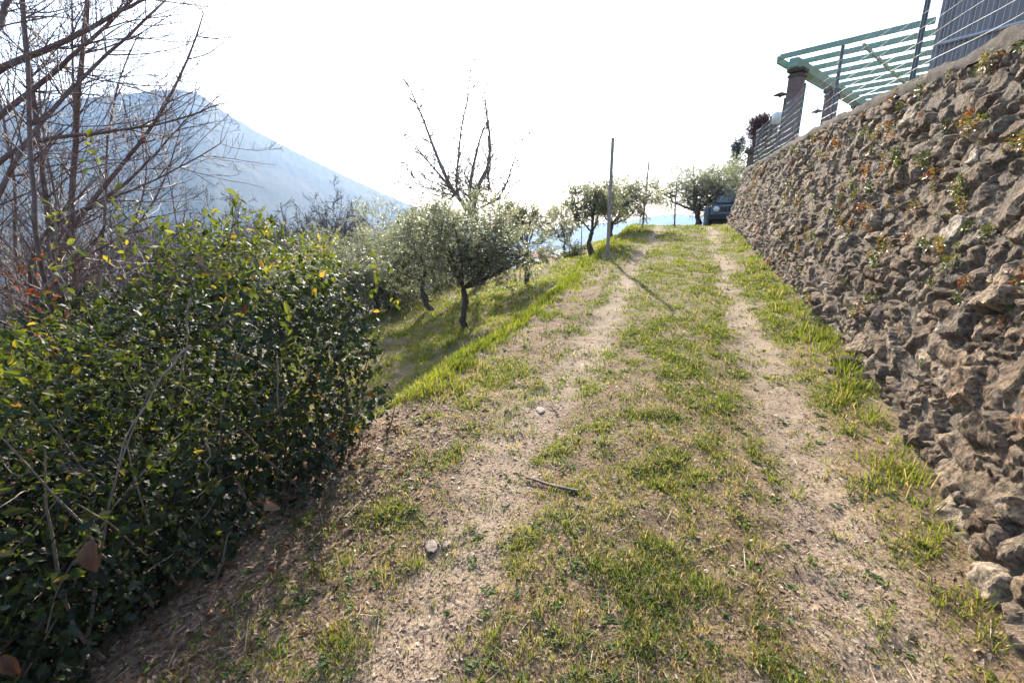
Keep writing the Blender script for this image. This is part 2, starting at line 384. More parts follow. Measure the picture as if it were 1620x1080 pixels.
# ------------------------------------------------------------------ mountain and far hills
def ridge(name, sil, r0, rc, r1, seed, amp, base, daz=.25):
    pts = []
    for px, py in sil:
        d = pray(px, py); pts.append((math.atan2(d[0], d[1]), d[2]/math.hypot(d[0], d[1])))
    pts.sort(); A = np.array([p[0] for p in pts]); S = np.array([p[1] for p in pts])
    az = np.arange(A[0], A[-1], R(daz)); crest = CZ+np.interp(az, A, S)*rc
    ts = np.linspace(0, 2, 90); nr = len(ts)
    rr = np.where(ts < 1, r0+(rc-r0)*ts, rc+(r1-rc)*(ts-1))[:, None]
    AZ = np.broadcast_to(az, (nr, len(az)))
    prof = np.where(ts < 1, ts**1.15, 1-.8*(ts-1)**1.3)[:, None]
    X = rr*np.sin(AZ); Y = rr*np.cos(AZ)
    Z = base+(crest-base)*prof
    env = (np.sin(np.clip(ts, 0, 2)*math.pi/2)**2)[:, None]
    Z = Z+amp*env*fbm(X/260, Y/260, 5, seed)*np.abs(1-ts)[:, None]**.6 + amp*.07*fbm(X/12, Y/12, 2, seed+3)*env
    mb = MB(); n = len(az)
    i = np.arange(nr-1)[:, None]*n; j = np.arange(n-1)[None]
    mb.add(np.stack([X, Y, Z], -1).reshape(-1, 3), q=np.stack([i+j, i+n+j, i+n+j+1, i+j+1], -1).reshape(-1, 4))
    return tag(mb.build(name, M['mountain'], smooth=True), kind='structure')
ridge('mountain', [(-700, 420), (-500, 330), (-300, 250), (-150, 190), (0, 165), (80, 158), (150, 151), (240, 143), (288, 139), (315, 147), (345, 170), (400, 204), (450, 231), (500, 256), (560, 284), (600, 303), (650, 324), (700, 347), (760, 373), (820, 400)], 420, 1350, 2300, 3, 45, -85, .12)
ridge('far_hills', [(500, 360), (620, 352), (720, 358), (800, 372), (860, 366), (910, 360), (960, 353), (1000, 349), (1040, 341), (1070, 338), (1120, 343), (1200, 352), (1320, 350), (1450, 360)], 1500, 2500, 2950, 7, 40, -80)

# ------------------------------------------------------------------ stone wall, coping, upper terrace
BY = np.array([-3, 0, 1.76, 1.96, 2.64, 3.55, 4.55, 7, 12.4, 17.4]); BX = np.array([.95, 1.05, 1.15, 1.18, 1.28, 1.36, 1.42, 1.42, 1.40, 1.31])
HY = np.array([-3, 4.15, 8.45, 10.56, 12.44, 14.1, 16.4, 17.5]); HH = np.array([2.3, 2.34, 2.27, 2.17, 2.05, 1.95, 1.82, 1.76])
def wall_path():
    y = [-1.0]
    while y[-1] < 17.2: y.append(y[-1]+max(.0105, .0040*math.hypot(1.4, max(y[-1], 0))))
    y = np.array(y); x = np.interp(y, BY, BX); k = np.ones(9)/9
    p = np.stack([x, y], -1)
    # rounded corner, then the return running away to the right
    c0 = p[-1]; a = np.radians(np.linspace(0, 48, 10)[1:]); rad = .35
    arc = np.stack([c0[0]+rad*(1-np.cos(a)), c0[1]+rad*np.sin(a)], -1)
    d = np.array([math.sin(R(48)), math.cos(R(48))]); ret = arc[-1]+d*np.arange(.08, 7, .08)[:, None]
    return np.concatenate([p, arc, ret])
WP = wall_path()
WT = norm(np.gradient(WP, axis=0)); ks = np.ones(15)/15
WT = norm(np.stack([np.convolve(np.pad(WT[:, i], 7, 'edge'), ks, 'valid') for i in (0, 1)], -1))
WL = np.stack([-WT[:, 1], WT[:, 0]], -1)             # outward (towards the path)
WS = np.concatenate([[0], np.cumsum(np.linalg.norm(np.diff(WP, axis=0), axis=1))])
WH = np.interp(WP[:, 1], HY, HH)
BAT = .2
def wall_zb(): return .0763*np.minimum(WP[:, 1], 17.2)
WZ = wall_zb()
def build_wall():
    nt_ = 250; t = np.linspace(0, 1, nt_)
    S, T = np.meshgrid(WS, t, indexing='ij'); Hh = WH[:, None]; Zc = T*(Hh+.2)
    # irregular rubble: big stones, then small filler stones in the joints
    wx = S+.06*fbm(S*4, Zc*4, 2, 101)+.02*fbm(S*18, Zc*18, 3, 102); wz = Zc+.06*fbm(S*4, Zc*4, 2, 103)+.02*fbm(S*18, Zc*18, 3, 104)
    rowj = .12*noise(S*.7, Zc*.4, None, 108)
    d1, d2, idv, ox, oy = worley(wx/.19, (wz+rowj)/.14, 110, 1., .42)
    e = d2-d1
    e1, e2, id2, ox2, oy2 = worley(wx/.085, wz/.065, 120, 1., .4)
    f = e2-e1
    big = sstep(.0, .36, e); sm = sstep(.0, .42, f)
    prot = .008+.054*np.mod(idv*7.13, 1)**1.3
    tiltx = (np.mod(idv*13.7, 1)-.5)*.085; tilty = (np.mod(idv*29.3, 1)-.5)*.10
    crag = fbm(S*7+idv*40, Zc*8+idv*23, 3, 130); crag2 = fbm(S*20, Zc*22, 2, 131)
    filler = (np.mod(idv*3.71, 1) < .3)             # some cells are packed with small stones instead
    hb = big*(prot+tiltx*ox+tilty*oy)+.026*crag*big
    hs = -.008+.042*sm*(.35+np.mod(id2*5.3, 1))+.008*crag
    h = np.where(filler, hs*(.4+.6*big), np.maximum(hb, np.where(big < .3, hs*.5-.006, -1)))
    h = h+.013*crag2+.022*fbm(S*1.3, Zc*1.3, 2, 140)+.0025*noise(S*45, Zc*45, None, 143)
    hole = (1-big)*sstep(.05, .5, noise(S*4, Zc*4, None, 141))
    h = h-.05*hole
    fill = .000+.022*fbm(S*5, Zc*5, 3, 151)+.006*fbm(S*24, Zc*24, 2, 152)-.05*sstep(.25, .6, noise(S*2.6, Zc*2.6, None, 153))
    under = fill-h; h = np.where(under > 0, fill+.25*np.maximum(h-fill, -.04), h*.92); h = h-.022*np.exp(-(e/.055)**2)*sstep(-.3, .2, noise(S*6, Zc*6, None, 155))
    edge = sstep(1.0, .93, T)
    h = h*edge
    mor = np.clip(sstep(-.006, .008, under), 0, 1)
    tint = np.where(filler | (mor > .5), id2*.8, idv*.96)
    tint = np.where(np.mod(idv*17.9, 1) > .985, 1.0, tint)
    tint = np.clip(tint, 0, 1)
    nx = WL[:, None, :]*math.cos(math.atan(BAT)); nz = math.sin(math.atan(BAT))
    XY = WP[:, None, :]-WL[:, None, :]*(BAT*(Zc-.2))[:, :, None]+nx*h[:, :, None]
    Z = WZ[:, None]-.2+Zc+nz*h
    # stones jut along the wall too, so the faces do not read as a height map
    XY = XY+WT[:, None, :]*(.03*crag*big)[:, :, None]
    v = np.concatenate([XY, Z[:, :, None]], -1); ns = len(WS)
    back = np.stack([WP[:, 0]-WL[:, 0]*.9, WP[:, 1]-WL[:, 1]*.9], -1)
    mb = MB(); i = np.arange(ns-1)[:, None]*nt_; j = np.arange(nt_-1)[None]
    mb.add(v.reshape(-1, 3), q=np.stack([i+j, i+j+1, i+nt_+j+1, i+nt_+j], -1).reshape(-1, 4), tint=tint.ravel(), aux=mor.ravel())
    top = v[:, -1]; bk = np.concatenate([back, top[:, 2:3]], -1); bb = bk.copy(); bb[:, 2] = WZ-.3
    vv = np.concatenate([top, bk, bb]); a = np.arange(ns-1)
    mb.add(vv, q=np.concatenate([np.stack([a, a+ns, a+ns+1, a+1], -1), np.stack([a+ns, a+2*ns, a+2*ns+1, a+ns+1], -1)]), tint=.3, aux=1)
    return mb, v
wmb, WV = build_wall()
wall = empty('stone_wall', (WP[300][0], WP[300][1], 0), 0, 'long rough rubble stone retaining wall leaning back along the right of the path', 'wall')
wo_ = wmb.build('wall', M['stone'], wall, smooth=False); wo_.location = (-WP[300][0], -WP[300][1], 0)
def build_coping():
    idx = np.arange(0, len(WS), 3); p = WP[idx]; L = WL[idx]; s = WS[idx]; h = WH[idx]
    topx = p-L*(BAT*h)[:, None]; z = WZ[idx]+h
    prof = [(.01, -.11), (.03, -.08), (.03, -.03), (.0, .015), (-.12, .03), (-.3, .02), (-.4, -.1)]
    V = []
    for k, (o, dz) in enumerate(prof):
        nn = .03*fbm(s*3, s*0+k*.7, 3, 201)+.022*fbm(s*14, s*0+k*1.3, 3, 203)
        V.append(np.concatenate([topx+L*(o+nn-(dz*BAT if dz < 0 else 0))[:, None], (z+dz+.7*nn)[:, None]], -1))
    V = np.stack(V, 1); n, k = V.shape[:2]; i = np.arange(n-1)[:, None]*k; j = np.arange(k-1)[None]
    mb = MB().add(V.reshape(-1, 3), q=np.stack([i+j, i+j+1, i+k+j+1, i+k+j], -1).reshape(-1, 4))
    o = mb.build('coping', M['cap'], wall, smooth=True); o.location = (-WP[300][0], -WP[300][1], 0)
build_coping()
def build_terrace():
    idx = np.arange(0, len(WS), 12); inn = WP[idx]-WL[idx]*.75; z = WZ[idx]+WH[idx]-.12
    rows = [np.stack([inn[:, 0]+(15-inn[:, 0])*f, inn[:, 1]+(.35*f*(inn[:, 1] > 17)), z+.05*f], -1) for f in np.linspace(0, 1, 10)]
    V = np.stack(rows, 1); n, k = V.shape[:2]; V[:, 1:, 2] += .03*fbm(V[:, 1:, 0], V[:, 1:, 1], 3, 210)
    i = np.arange(n-1)[:, None]*k; j = np.arange(k-1)[None]
    mb = MB().add(V.reshape(-1, 3), q=np.stack([i+j, i+j+1, i+k+j+1, i+k+j], -1).reshape(-1, 4), tint=.5)
    tag(mb.build('terrace', M['ground'], smooth=True), kind='structure')
build_terrace()
def terrace_z(Y): return float(np.interp(Y, WP[:600, 1], (WZ+WH)[:600])-.09)

# ------------------------------------------------------------------ plant building blocks
LEAF_T = np.array([[0,1,2],[0,2,3],[1,4,5],[1,5,2],[2,5,6],[2,6,3],[4,7,5],[5,7,6]])
def leaf_tpl(wd=.45, fold=.12, curl=.15, a=.33, b=.7):
    return np.array([[0,0,0],[-wd*.85*.5,a,fold*.5],[0,a,-.0],[wd*.85*.5,a,fold*.5],[-wd*.75*.5,b,fold*.4-curl*.4],[0,b,-curl*.5],[wd*.75*.5,b,fold*.4-curl*.4],[0,1,-curl]], float)
IVY = np.array([[0,0,0],[-.28,-.05,.03],[-.52,.25,-.04],[-.25,.42,.05],[-.3,.72,-.02],[0,1,-.1],[.3,.72,-.02],[.25,.42,.05],[.52,.25,-.04],[.28,-.05,.03],[0,.4,.0]], float)
IVY_T = np.array([[10,0,1],[10,1,2],[10,2,3],[10,3,4],[10,4,5],[10,5,6],[10,6,7],[10,7,8],[10,8,9],[10,9,0]])[:, ::-1]
OLIVE = np.array([[0,0,0],[-.11,.5,.02],[.11,.5,.02],[0,1,-.05]], float); OLIVE_T = np.array([[0,2,1],[1,2,3]])
def frames(axis, nrm):
    """Rm with y = axis, z ~ nrm"""
    y = norm(axis); x = norm(np.cross(y, nrm)); z = np.cross(x, y); return np.stack([x, y, z], -1)
def rnd_dir(n, g=rng): return norm(g.normal(size=(n, 3)))

def grow(lines, p, d, L, r, lvl, maxl, g, wob=.12, up=.03, kids=(4, 7), ang=.8, ratio=.6, tmin=.25, seg=None, rend=.35, leafpts=None):
    n = max(4, int(L/(seg or max(.08, L/8)))); st = L/n
    P = [np.array(p, float)]; D = [np.array(d, float)]
    for _ in range(n):
        d = d+g.normal(size=3)*wob; d[2] += up; d = d/np.linalg.norm(d); P.append(P[-1]+d*st); D.append(d.copy())
    P = np.array(P); rad = r*(1-(1-rend)*np.linspace(0, 1, n+1))
    lines.append((lvl, P, rad))
    if lvl >= maxl: return
    for _ in range(g.integers(kids[0], kids[1]+1)):
        t = tmin+(1-tmin)*g.random()**.8; i = min(n, int(t*n)); perp = g.normal(size=3); perp -= perp.dot(D[i])*D[i]; perp /= np.linalg.norm(perp)
        a = ang*g.uniform(.6, 1.3); nd = D[i]*math.cos(a)+perp*math.sin(a)
        grow(lines, P[i], nd, L*ratio*g.uniform(.6, 1.15)*(1.1-.45*t), rad[i]*.62, lvl+1, maxl, g, wob*1.15, up, kids, ang, ratio, .15, seg, rend)
def tubes(lines, lo, hi, sides, mb=None, rmin=.0012):
    mb = mb or MB()
    for l, P, rad in lines:
        if lo <= l <= hi: mb.tube(P, np.maximum(rad, rmin), sides if l < 3 else max(3, sides-2), cap=False)
    return mb
exec_later = []

# ------------------------------------------------------------------ hedge on the left
def build_hedge():
    g = np.random.default_rng(77)
    root = empty('hedge', (-2.6, 1, float(gz(-2.6, 1))), 0, 'overgrown green hedge tangled with dark ivy filling the left foreground', 'hedge')
    off = (2.6, -1, -float(gz(-2.6, 1)))
    x0, x1, y0, y1 = -4.6, -1.64, -1.6, 2.32
    def depth(P):
        x, y, z = P.T
        zr = z-.0763*y
        n = .2*fbm(x*1.6, y*1.6, 3, 301, z*1.6)+.16*fbm(x*5, y*5, 2, 305, z*5)
        top = 1.0+.10*noise(y*1.9, x*1.7, None, 311)+.33*np.exp(-((y-1.70)/.40)**2-((x+2.0)/.7)**2)-.06*sstep(1.4, 0.4, y)-.30*sstep(-2.1, -3.6, x)+.10*sstep(1.9, 2.3, y)
        a = x1-.02-x; b = y1-y; c = top-zr
        rd = .3                                            # rounded shoulders
        def rnd(p, q): return np.where((p < rd) & (q < rd), rd-np.hypot(rd-p, rd-q), np.minimum(p, q))
        dd = rnd(rnd(a, b), c)
        dd = np.minimum(dd, x-x0); dd = np.minimum(dd, y-y0)
        return dd+n
    def sample(n, scale):
        P = g.uniform((x0, y0, -.6), (x1+.25, y1+.25, 1.9), (n, 3)); d = depth(P)
        gd = gz(P[:, 0], P[:, 1], False)
        ok = (d > 0) & (g.random(n) < np.exp(-d/scale)*1.0+.08+.16*sstep(.85, .4, P[:, 2])) & (P[:, 2] > gd+.0) & (g.random(n) < .22+.78*sstep(-.42, .05, fbm(P[:, 0]*3.4, P[:, 1]*3.4, 2, 341, P[:, 2]*3.4)+.5*(d > .25)))
        P = P[ok]; e = .04
        G = np.stack([depth(P+np.eye(3)[i]*e)-depth(P-np.eye(3)[i]*e) for i in range(3)], -1)
        return P, -norm(G), d[ok]
    P, O, d = sample(520000, .16)
    # what is ivy: the end and the lower face
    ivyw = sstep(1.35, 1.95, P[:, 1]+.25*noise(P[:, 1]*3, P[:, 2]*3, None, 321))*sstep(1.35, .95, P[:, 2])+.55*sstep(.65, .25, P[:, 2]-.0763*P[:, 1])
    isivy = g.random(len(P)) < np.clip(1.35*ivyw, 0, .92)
    for nm, sel in (('ivy', isivy), ('foliage', ~isivy)):
        p, o, dd = P[sel], O[sel], d[sel]
        if nm == 'foliage':
            keep = g.random(len(p)) < .95; p, o, dd = p[keep], o[keep], dd[keep]
        n = len(p); up = np.array([0, 0, 1.])
        nr = norm(o*.55+up*.5+g.normal(size=(n, 3))*.55); ax = norm(g.normal(size=(n, 3))*.9+o*.5+up*(-.5 if nm == 'ivy' else .15))
        mb = MB()
        if nm == 'ivy':
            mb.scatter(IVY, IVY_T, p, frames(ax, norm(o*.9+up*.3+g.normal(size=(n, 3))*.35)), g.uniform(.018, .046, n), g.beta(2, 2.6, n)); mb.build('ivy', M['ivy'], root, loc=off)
        else:
            clump = .5+.5*fbm(p[:, 0]*2.5, p[:, 1]*2.5, 2, 331, p[:, 2]*2.5)
            tn = np.clip(g.beta(2.2, 2.2, n)*.6+.55*(clump-.2)+.12*sstep(.9, 1.4, p[:, 2]), 0, .93)
            tn = np.where(g.random(n) < .07, g.uniform(.93, 1, n), tn)
            sz = g.uniform(.02, .05, n)*np.where(g.random(n) < .12, 1.55, 1)*(1.2-.5*clump); tv = leaf_tpl(.42, .16, .16)
            tv2 = leaf_tpl(.55, .1, .3)
            h = n//2
            mb.scatter(tv, LEAF_T, p[:h], frames(ax, nr)[:h], sz[:h], tn[:h]); mb.scatter(tv2, LEAF_T, p[h:], frames(ax, nr)[h:], sz[h:], tn[h:])
            # leafy shoots standing out of the top and face
            sh = MB(); Q, OO, _ = sample(26000, .03); pick = g.choice(len(Q), 460, replace=False)
            for i in pick:
                L = g.uniform(.1, .38)*(1.5 if g.random() < .15 else 1); dr = norm(OO[i]*.5+np.array([0, 0, 1])*g.uniform(.1, 1)+g.normal(size=3)*.5)
                k = 7; pts = [Q[i]-dr*.08]
                for _ in range(k): dr = norm(dr+g.normal(size=3)*.14-np.array([0, 0, .05])); pts.append(pts[-1]+dr*L/k)
                pts = np.array(pts); sh.tube(pts, np.linspace(.0035, .0012, k+1), 4, cap=False)
                m = g.integers(7, 15); tt = g.uniform(.25, 1, m)*k; ii = tt.astype(int).clip(0, k-1); pp = pts[ii]+(pts[ii+1]-pts[ii])*(tt-ii)[:, None]
                axx = norm(g.normal(size=(m, 3))*.8+dr*.8); nn = norm(g.normal(size=(m, 3))*.5+np.array([0, 0, .8]))
                mb.scatter(tv, LEAF_T, pp, frames(axx, nn), g.uniform(.03, .07, m), g.beta(2.5, 2, m)*.5+.42)
            mb.build('foliage', M['hedge'], root, loc=off)
            sh.build('shoots', M['bark_bare'], root, loc=off)
    st = MB()
    for _ in range(330):
        b = np.array([g.uniform(x0+.2, x1-.02), g.uniform(y0, y1-.05), 0]); b[2] = gz(b[0], b[1])-.05
        dr = norm(np.array([g.normal()*.35+.1, g.normal()*.35, 1])); L = g.uniform(.7, 1.5); k = 10; pts = [b]
        for _ in range(k): dr = norm(dr+g.normal(size=3)*.13); pts.append(pts[-1]+dr*L/k)
        pts = np.array(pts); kk = depth(pts) > -.02; pts = pts[:max(3, int(kk.sum()))]
        st.tube(pts, np.linspace(g.uniform(.004, .011), .002, len(pts)), 5, cap=False)
    # a few dead bramble canes arching down the face
    for a, b_, c in (((300, 470), (292, 560), (285, 620)), ((300, 545), (240, 600), (180, 730)), ((330, 690), (326, 720), (332, 760)), ((440, 570), (436, 600), (440, 650))):
        q = []
        for px, py in (a, b_, c):
            dd = pray(px, py); t = (x1+.06)/dd[0]; q.append(np.array([0, 0, CZ])+dd*t)
        s_ = np.linspace(0, 1, 9)[:, None]; pts = q[0]*(1-s_)**2+2*q[1]*s_*(1-s_)+q[2]*s_**2
        pts = pts+g.normal(size=pts.shape)*.005
        st.tube(pts, np.linspace(.0042, .002, 9), 5, cap=False)
    Q, OO, dq = sample(60000, .05); i = g.choice(len(Q), 650, replace=False)       # a tangle of thin dead twigs in the face
    for a_ in i:
        dr = norm(g.normal(size=3)+np.array([0, 0, .5])-OO[a_]*(OO[a_] @ g.normal(size=3))*.5); L = g.uniform(.08, .4); pts = [Q[a_]-dr*L*.5]
        for _ in range(6): dr = norm(dr+g.normal(size=3)*.16); pts.append(pts[-1]+dr*L/6)
        st.tube(pts, np.linspace(.0026, .0011, 7), 4, cap=False)
    st.build('stems', M['bark_twig'], root, loc=off)
    # bramble canes arching up out of the top, with a few leaves
    cn = MB(); cl = MB()
    for px, py, qx, qy, r in ((215, 420, 130, 205, 2.9), (205, 430, 170, 290, 3.0), (300, 410, 225, 330, 2.8), (330, 400, 335, 330, 3.0), (350, 395, 385, 318, 3.1), (410, 380, 425, 338, 2.9), (250, 415, 262, 330, 3.0), (110, 440, 95, 330, 2.8), (380, 385, 300, 345, 3.0), (470, 385, 535, 372, 3.0), (150, 430, 205, 350, 3.0), (60, 445, 130, 395, 2.6), (520, 430, 600, 400, 3.0), (590, 520, 645, 455, 3.0), (330, 400, 270, 372, 2.8), (560, 470, 600, 425, 2.9)):
        a_, b_ = at(px, py+30, r), at(qx, qy, r+g.uniform(-.1, .4)); s_ = np.linspace(0, 1, 12)[:, None]; md = (a_+b_)/2+np.array([g.normal()*.06, g.normal()*.06, .09])
        pts = a_*(1-s_)**2+2*md*s_*(1-s_)+b_*s_**2+g.normal(size=(12, 3))*.006; cn.tube(pts, np.linspace(.0042, .0014, 12), 5, cap=False)
        m = int(10+26*np.linalg.norm(b_-a_)); tt = g.uniform(.15, 1, m)*10.99; ii = tt.astype(int); pp = pts[ii]+g.normal(size=(m, 3))*.022
        cl.scatter(leaf_tpl(.55, .12, .2), LEAF_T, pp, frames(norm(g.normal(size=(m, 3))+np.array([0, 0, .2])), norm(g.normal(size=(m, 3))*.6+np.array([0, 0, .8]))), g.uniform(.022, .055, m), np.where(g.random(m) < .1, .97, g.uniform(.5, .95, m)))
    cn.build('canes', M['bark_twig'], root, loc=off); cl.build('cane_leaves', M['hedge'], root, loc=off)
    Q, OO, dq = sample(60000, .05); m = 520; i = g.choice(len(Q), m, replace=False); dl = MB()
    dl.scatter(leaf_tpl(.5, .3, .4), LEAF_T, Q[i], frames(norm(g.normal(size=(m, 3))*.6+np.array([0, 0, -1])), norm(OO[i]+g.normal(size=(m, 3))*.5)), g.uniform(.03, .085, m), g.random(m))
    dl.build('dead_leaves', M['dead'], root, loc=off)
build_hedge()

# ------------------------------------------------------------------ big dry leaves caught at the hedge foot
def big_leaf(px, py, x, size, roll, label, tint):
    d = pray(px, py); t = x/d[0]; p = np.array([0, 0, CZ])+d*t
    mb = MB(); g = np.random.default_rng(int(px)); n = 9; rows = []
    for i in range(n):
        f = i/(n-1); wd = .29*math.sin(math.pi*min(1, f*.92+.06))**.75*(1-.25*f)
        for j in range(-3, 4): rows.append([wd*j/3, f-.5, .22*abs(j/3)**1.6*wd*4-.55*(f-.5)**2+.02*math.sin(f*9+j)+.02*g.normal()*(abs(j) == 3)])
    v = np.array(rows)*size; q = []
    for i in range(n-1):
        for j in range(6): a = i*7+j; q.append([a, a+1, a+8, a+7])
    mb.add(v, q=q, tint=tint)
    mb.tube([[0, -.5*size, 0], [0, -.62*size, .01], [.02*size, -.72*size, .03*size]], .0018, 4, tint=tint)
    o = mb.build('dry_leaf', M['dead'], smooth=True); tag(o, label, 'leaf'); o.location = p
    to_cam = norm(np.array([0, 0, CZ])-p); nrm = norm(to_cam+g.normal(size=3)*.25); ax = norm(np.cross(np.cross(nrm, [math.sin(roll)*.8, .2, math.cos(roll)]), nrm))
    Rm = frames(ax[None], nrm[None])[0]; o.rotation_euler = Matrix(Rm.tolist()).to_euler()
big_leaf(145, 880, -1.50, .09, math.pi, 'large brown dried leaf hanging point down at the foot of the hedge', .3)
big_leaf(430, 800, -1.52, .07, 1.9, 'pale brown curled dead leaf on the ground beside the hedge', .75)
big_leaf(15, 1052, -1.38, .06, 2.6, 'dark brown dead leaf in the lower left corner under the hedge', .05)

# ------------------------------------------------------------------ olive trees
def olive(px, py, r, crown, h, label, seed, ntw=260, nl=34, leaf=.05, trunk_r=.05, fork=.5, lean=(0, 0), base=None, ytop=None, limbs=4, droop=.1):
    """crown = list of (dx, dz above base, rx, rz) lobes in metres, dx measured across the view"""
    leaf *= .74; ntw = int(ntw*1.3); nl = int(nl*1.25)
    g = np.random.default_rng(seed)
    b = place(px, py) if base is None else np.asarray(base, float)
    if r:
        d = pray(px, py); d = d/math.hypot(d[0], d[1]); b = np.array([d[0]*r, d[1]*r, 0]); b[2] = gz(b[0], b[1])
    if ytop is not None:
        rr = math.hypot(b[0], b[1]); Ht = at(px, ytop, rr)[2]-b[2]; mx = max(c[1]+c[3]*1.05 for c in crown); k = Ht/mx; crown = [(c[0], c[1]*k, c[2]*(.5+.5*k), c[3]*k) for c in crown]; h *= k
    az = math.atan2(b[0], b[1]); side = np.array([math.cos(az), -math.sin(az), 0]); fw = np.array([math.sin(az), math.cos(az), 0])
    root = empty('olive_tree', b, 0, label, 'olive tree', 'olive trees on the grass bank')
    tr = MB(); cr = MB(); tw = MB()
    fz = h*fork; k = 8; z = np.linspace(-.08, fz, k); wv = np.cumsum(g.normal(size=(k, 2))*.02*h, axis=0)
    P = np.stack([wv[:, 0]+lean[0]*(z/fz)*side[0], wv[:, 1]+lean[0]*(z/fz)*side[1], z], -1)
    P[:2, :2] = P[0, :2]*.3
    rad = trunk_r*(1.25-.45*np.linspace(0, 1, k)); rad[0] *= 1.45; rad[1] *= 1.12; rad = rad*(1+.1*g.normal(size=k))
    tr.tube(P, rad, 9)
    top = P[-1]; lobes = []
    for dx, dz, rx, rz in crown: lobes.append((side*dx+np.array([0, 0, dz]), rx, rz))
    ends = []
    for (c, rx, rz) in lobes:
        for _ in range(max(1, round(limbs/len(lobes)+.4))):
            tgt = c+np.array([g.normal()*rx*.35, g.normal()*rx*.35, g.normal()*rz*.2]); s_ = np.linspace(0, 1, 9)[:, None]
            mid = (top+tgt)/2+g.normal(size=3)*.12*rx+np.array([0, 0, -.08*h])
            L = top*(1-s_)**2+2*mid*s_*(1-s_)+tgt*s_**2+g.normal(size=(9, 3))*.012*h*np.sin(s_*3.14)
            tr.tube(L, np.linspace(trunk_r*.5, trunk_r*.12, 9), 7, cap=False); ends.append(L)
    # twigs with paired leaves, in clumps
    tot = sum(rx*rx*rz for _, rx, rz in lobes)
    for (c, rx, rz) in lobes:
        rx *= 1.12; rz *= 1.1; m = max(6, int(1.35*ntw*rx*rx*rz/tot)); ncl = max(5, m//9)
        u = rnd_dir(ncl, g)*(g.random(ncl)**.42)[:, None]; cl = c+u*np.array([rx, rx, rz])
        which = g.integers(0, ncl, m); st_ = cl[which]+g.normal(size=(m, 3))*np.array([rx, rx, rz])*.14
        outd = norm((st_-c)/np.array([rx, rx, rz])+g.normal(size=(m, 3))*.5+np.array([0, 0, .25]))
        Lt = g.uniform(.22, .5, m)*(leaf/.05)**.5*min(1.2, max(.6, rx))
        K = 6; pts = np.zeros((m, K+1, 3)); pts[:, 0] = st_; dd = outd.copy()
        for i in range(K):
            dd = norm(dd+g.normal(size=(m, 3))*.16-np.array([0, 0, droop])); pts[:, i+1] = pts[:, i]+dd*(Lt/K)[:, None]
        for i in range(m): tw.tube(pts[i], np.linspace(.0035, .0012, K+1), 3, cap=False)
        for i in range(0, ncl, 2):
            L = ends[g.integers(len(ends))]; a = L[g.integers(4, 9)]; s_ = np.linspace(0, 1, 5)[:, None]; tw.tube(a*(1-s_)+cl[i]*s_+g.normal(size=(5, 3))*.02, np.linspace(trunk_r*.14, .004, 5), 4, cap=False)
        tt = g.uniform(0, K-.001, (m, nl)); ii = tt.astype(int); fr = (tt-ii)[..., None]
        idx = np.arange(m)[:, None]
        pp = (pts[idx, ii]*(1-fr)+pts[idx, ii+1]*fr).reshape(-1, 3); td = norm(pts[idx, ii+1]-pts[idx, ii]).reshape(-1, 3); n = len(pp)
        perp = norm(np.cross(td, rnd_dir(n, g))); ax = norm(td*.7+perp*.8+g.normal(size=(n, 3))*.15)
        cr.scatter(OLIVE, OLIVE_T, pp, frames(ax, norm(g.normal(size=(n, 3))*.6+np.array([0, 0, .9]))), np.stack([leaf*g.uniform(1, 1.6, n), leaf*g.uniform(.7, 1.35, n), np.full(n, leaf)], -1), np.clip(np.repeat(g.beta(2, 2, m)*.55, nl)+g.beta(1.6, 2, n)*.5, 0, 1))
    o = tr.build('trunk', M['bark_olive'], root, smooth=True); o2 = cr.build('crown', M['olive'], root); tw.build('twigs', M['bark_olive'], o2)
    return root
olive(737, 530, 7.4, [(-.55, 1.42, .7, .55), (.5, 1.45, .7, .55), (.0, 1.75, .75, .5), (.95, 1.4, .42, .4), (-.1, 1.2, .6, .32)], 1.6, 'nearest young olive tree with thin straight trunk and silvery round crown on the terrace', 401, 560, 36, .05, .05, .46, (-.05, 0), limbs=6, ytop=314, droop=.06)
olive(683, 503, 9.8, [(-.2, 1.5, .6, .6), (.3, 1.7, .7, .6), (-.6, 1.2, .55, .5)], 1.7, 'olive tree just left behind the nearest young olive, its slim trunk half hidden', 402, 420, 34, .055, .055, .42, ytop=335)
olive(832, 469, 11.0, [(-.3, 1.7, .48, .38), (.1, 1.66, .4, .34)], 1.85, 'slender olive tree with a thin bare trunk in front of the shed', 403, 240, 30, .055, .05, .55, (-.1, 0), ytop=325, droop=.03)
olive(596, 520, 11.6, [(-.5, 1.6, 1.25, 1.0), (.6, 1.5, 1.1, 1.0), (.1, 2.2, 1.0, .7), (0, .9, 1.4, .7)], 2.3, 'dense dark olive tree rising straight behind the end of the hedge', 404, 620, 34, .052, .06, .35, ytop=362)
olive(530, 470, 13.5, [(-.7, 2.3, 1.2, 1.0), (.7, 2.1, 1.2, 1.1), (0, 1.4, 1.3, .8)], 2.8, 'olive tree farthest left, showing only its crown above the hedge', 405, 480, 34, .06, .06, .35, ytop=388)
olive(655, 480, 15., [(-.7, 2.2, 1.2, 1.1), (.8, 2.1, 1.2, 1.1), (0, 1.1, 1.6, .8)], 2.8, 'bushy olive tree in shade at the back of the terrace below the pollard', 406, 460, 32, .065, .07, .35, ytop=320)
olive(890, 410, 17.5, [(-.1, 1.75, .55, .75), (.25, 1.3, .45, .4), (-.4, 1.15, .4, .3)], 1.9, 'small olive tree with upright crown right of the shed roof', 407, 200, 24, .07, .05, .4, limbs=3, ytop=322)
olive(937, 408, 12.2, [(-.25, 1.65, .55, .5), (.3, 1.55, .5, .5), (.05, 1.95, .5, .4), (-.62, 1.3, .4, .3)], 1.7, 'forked olive tree just left of the tall pole on the bank', 408, 330, 28, .06, .06, .42, limbs=4, ytop=283)
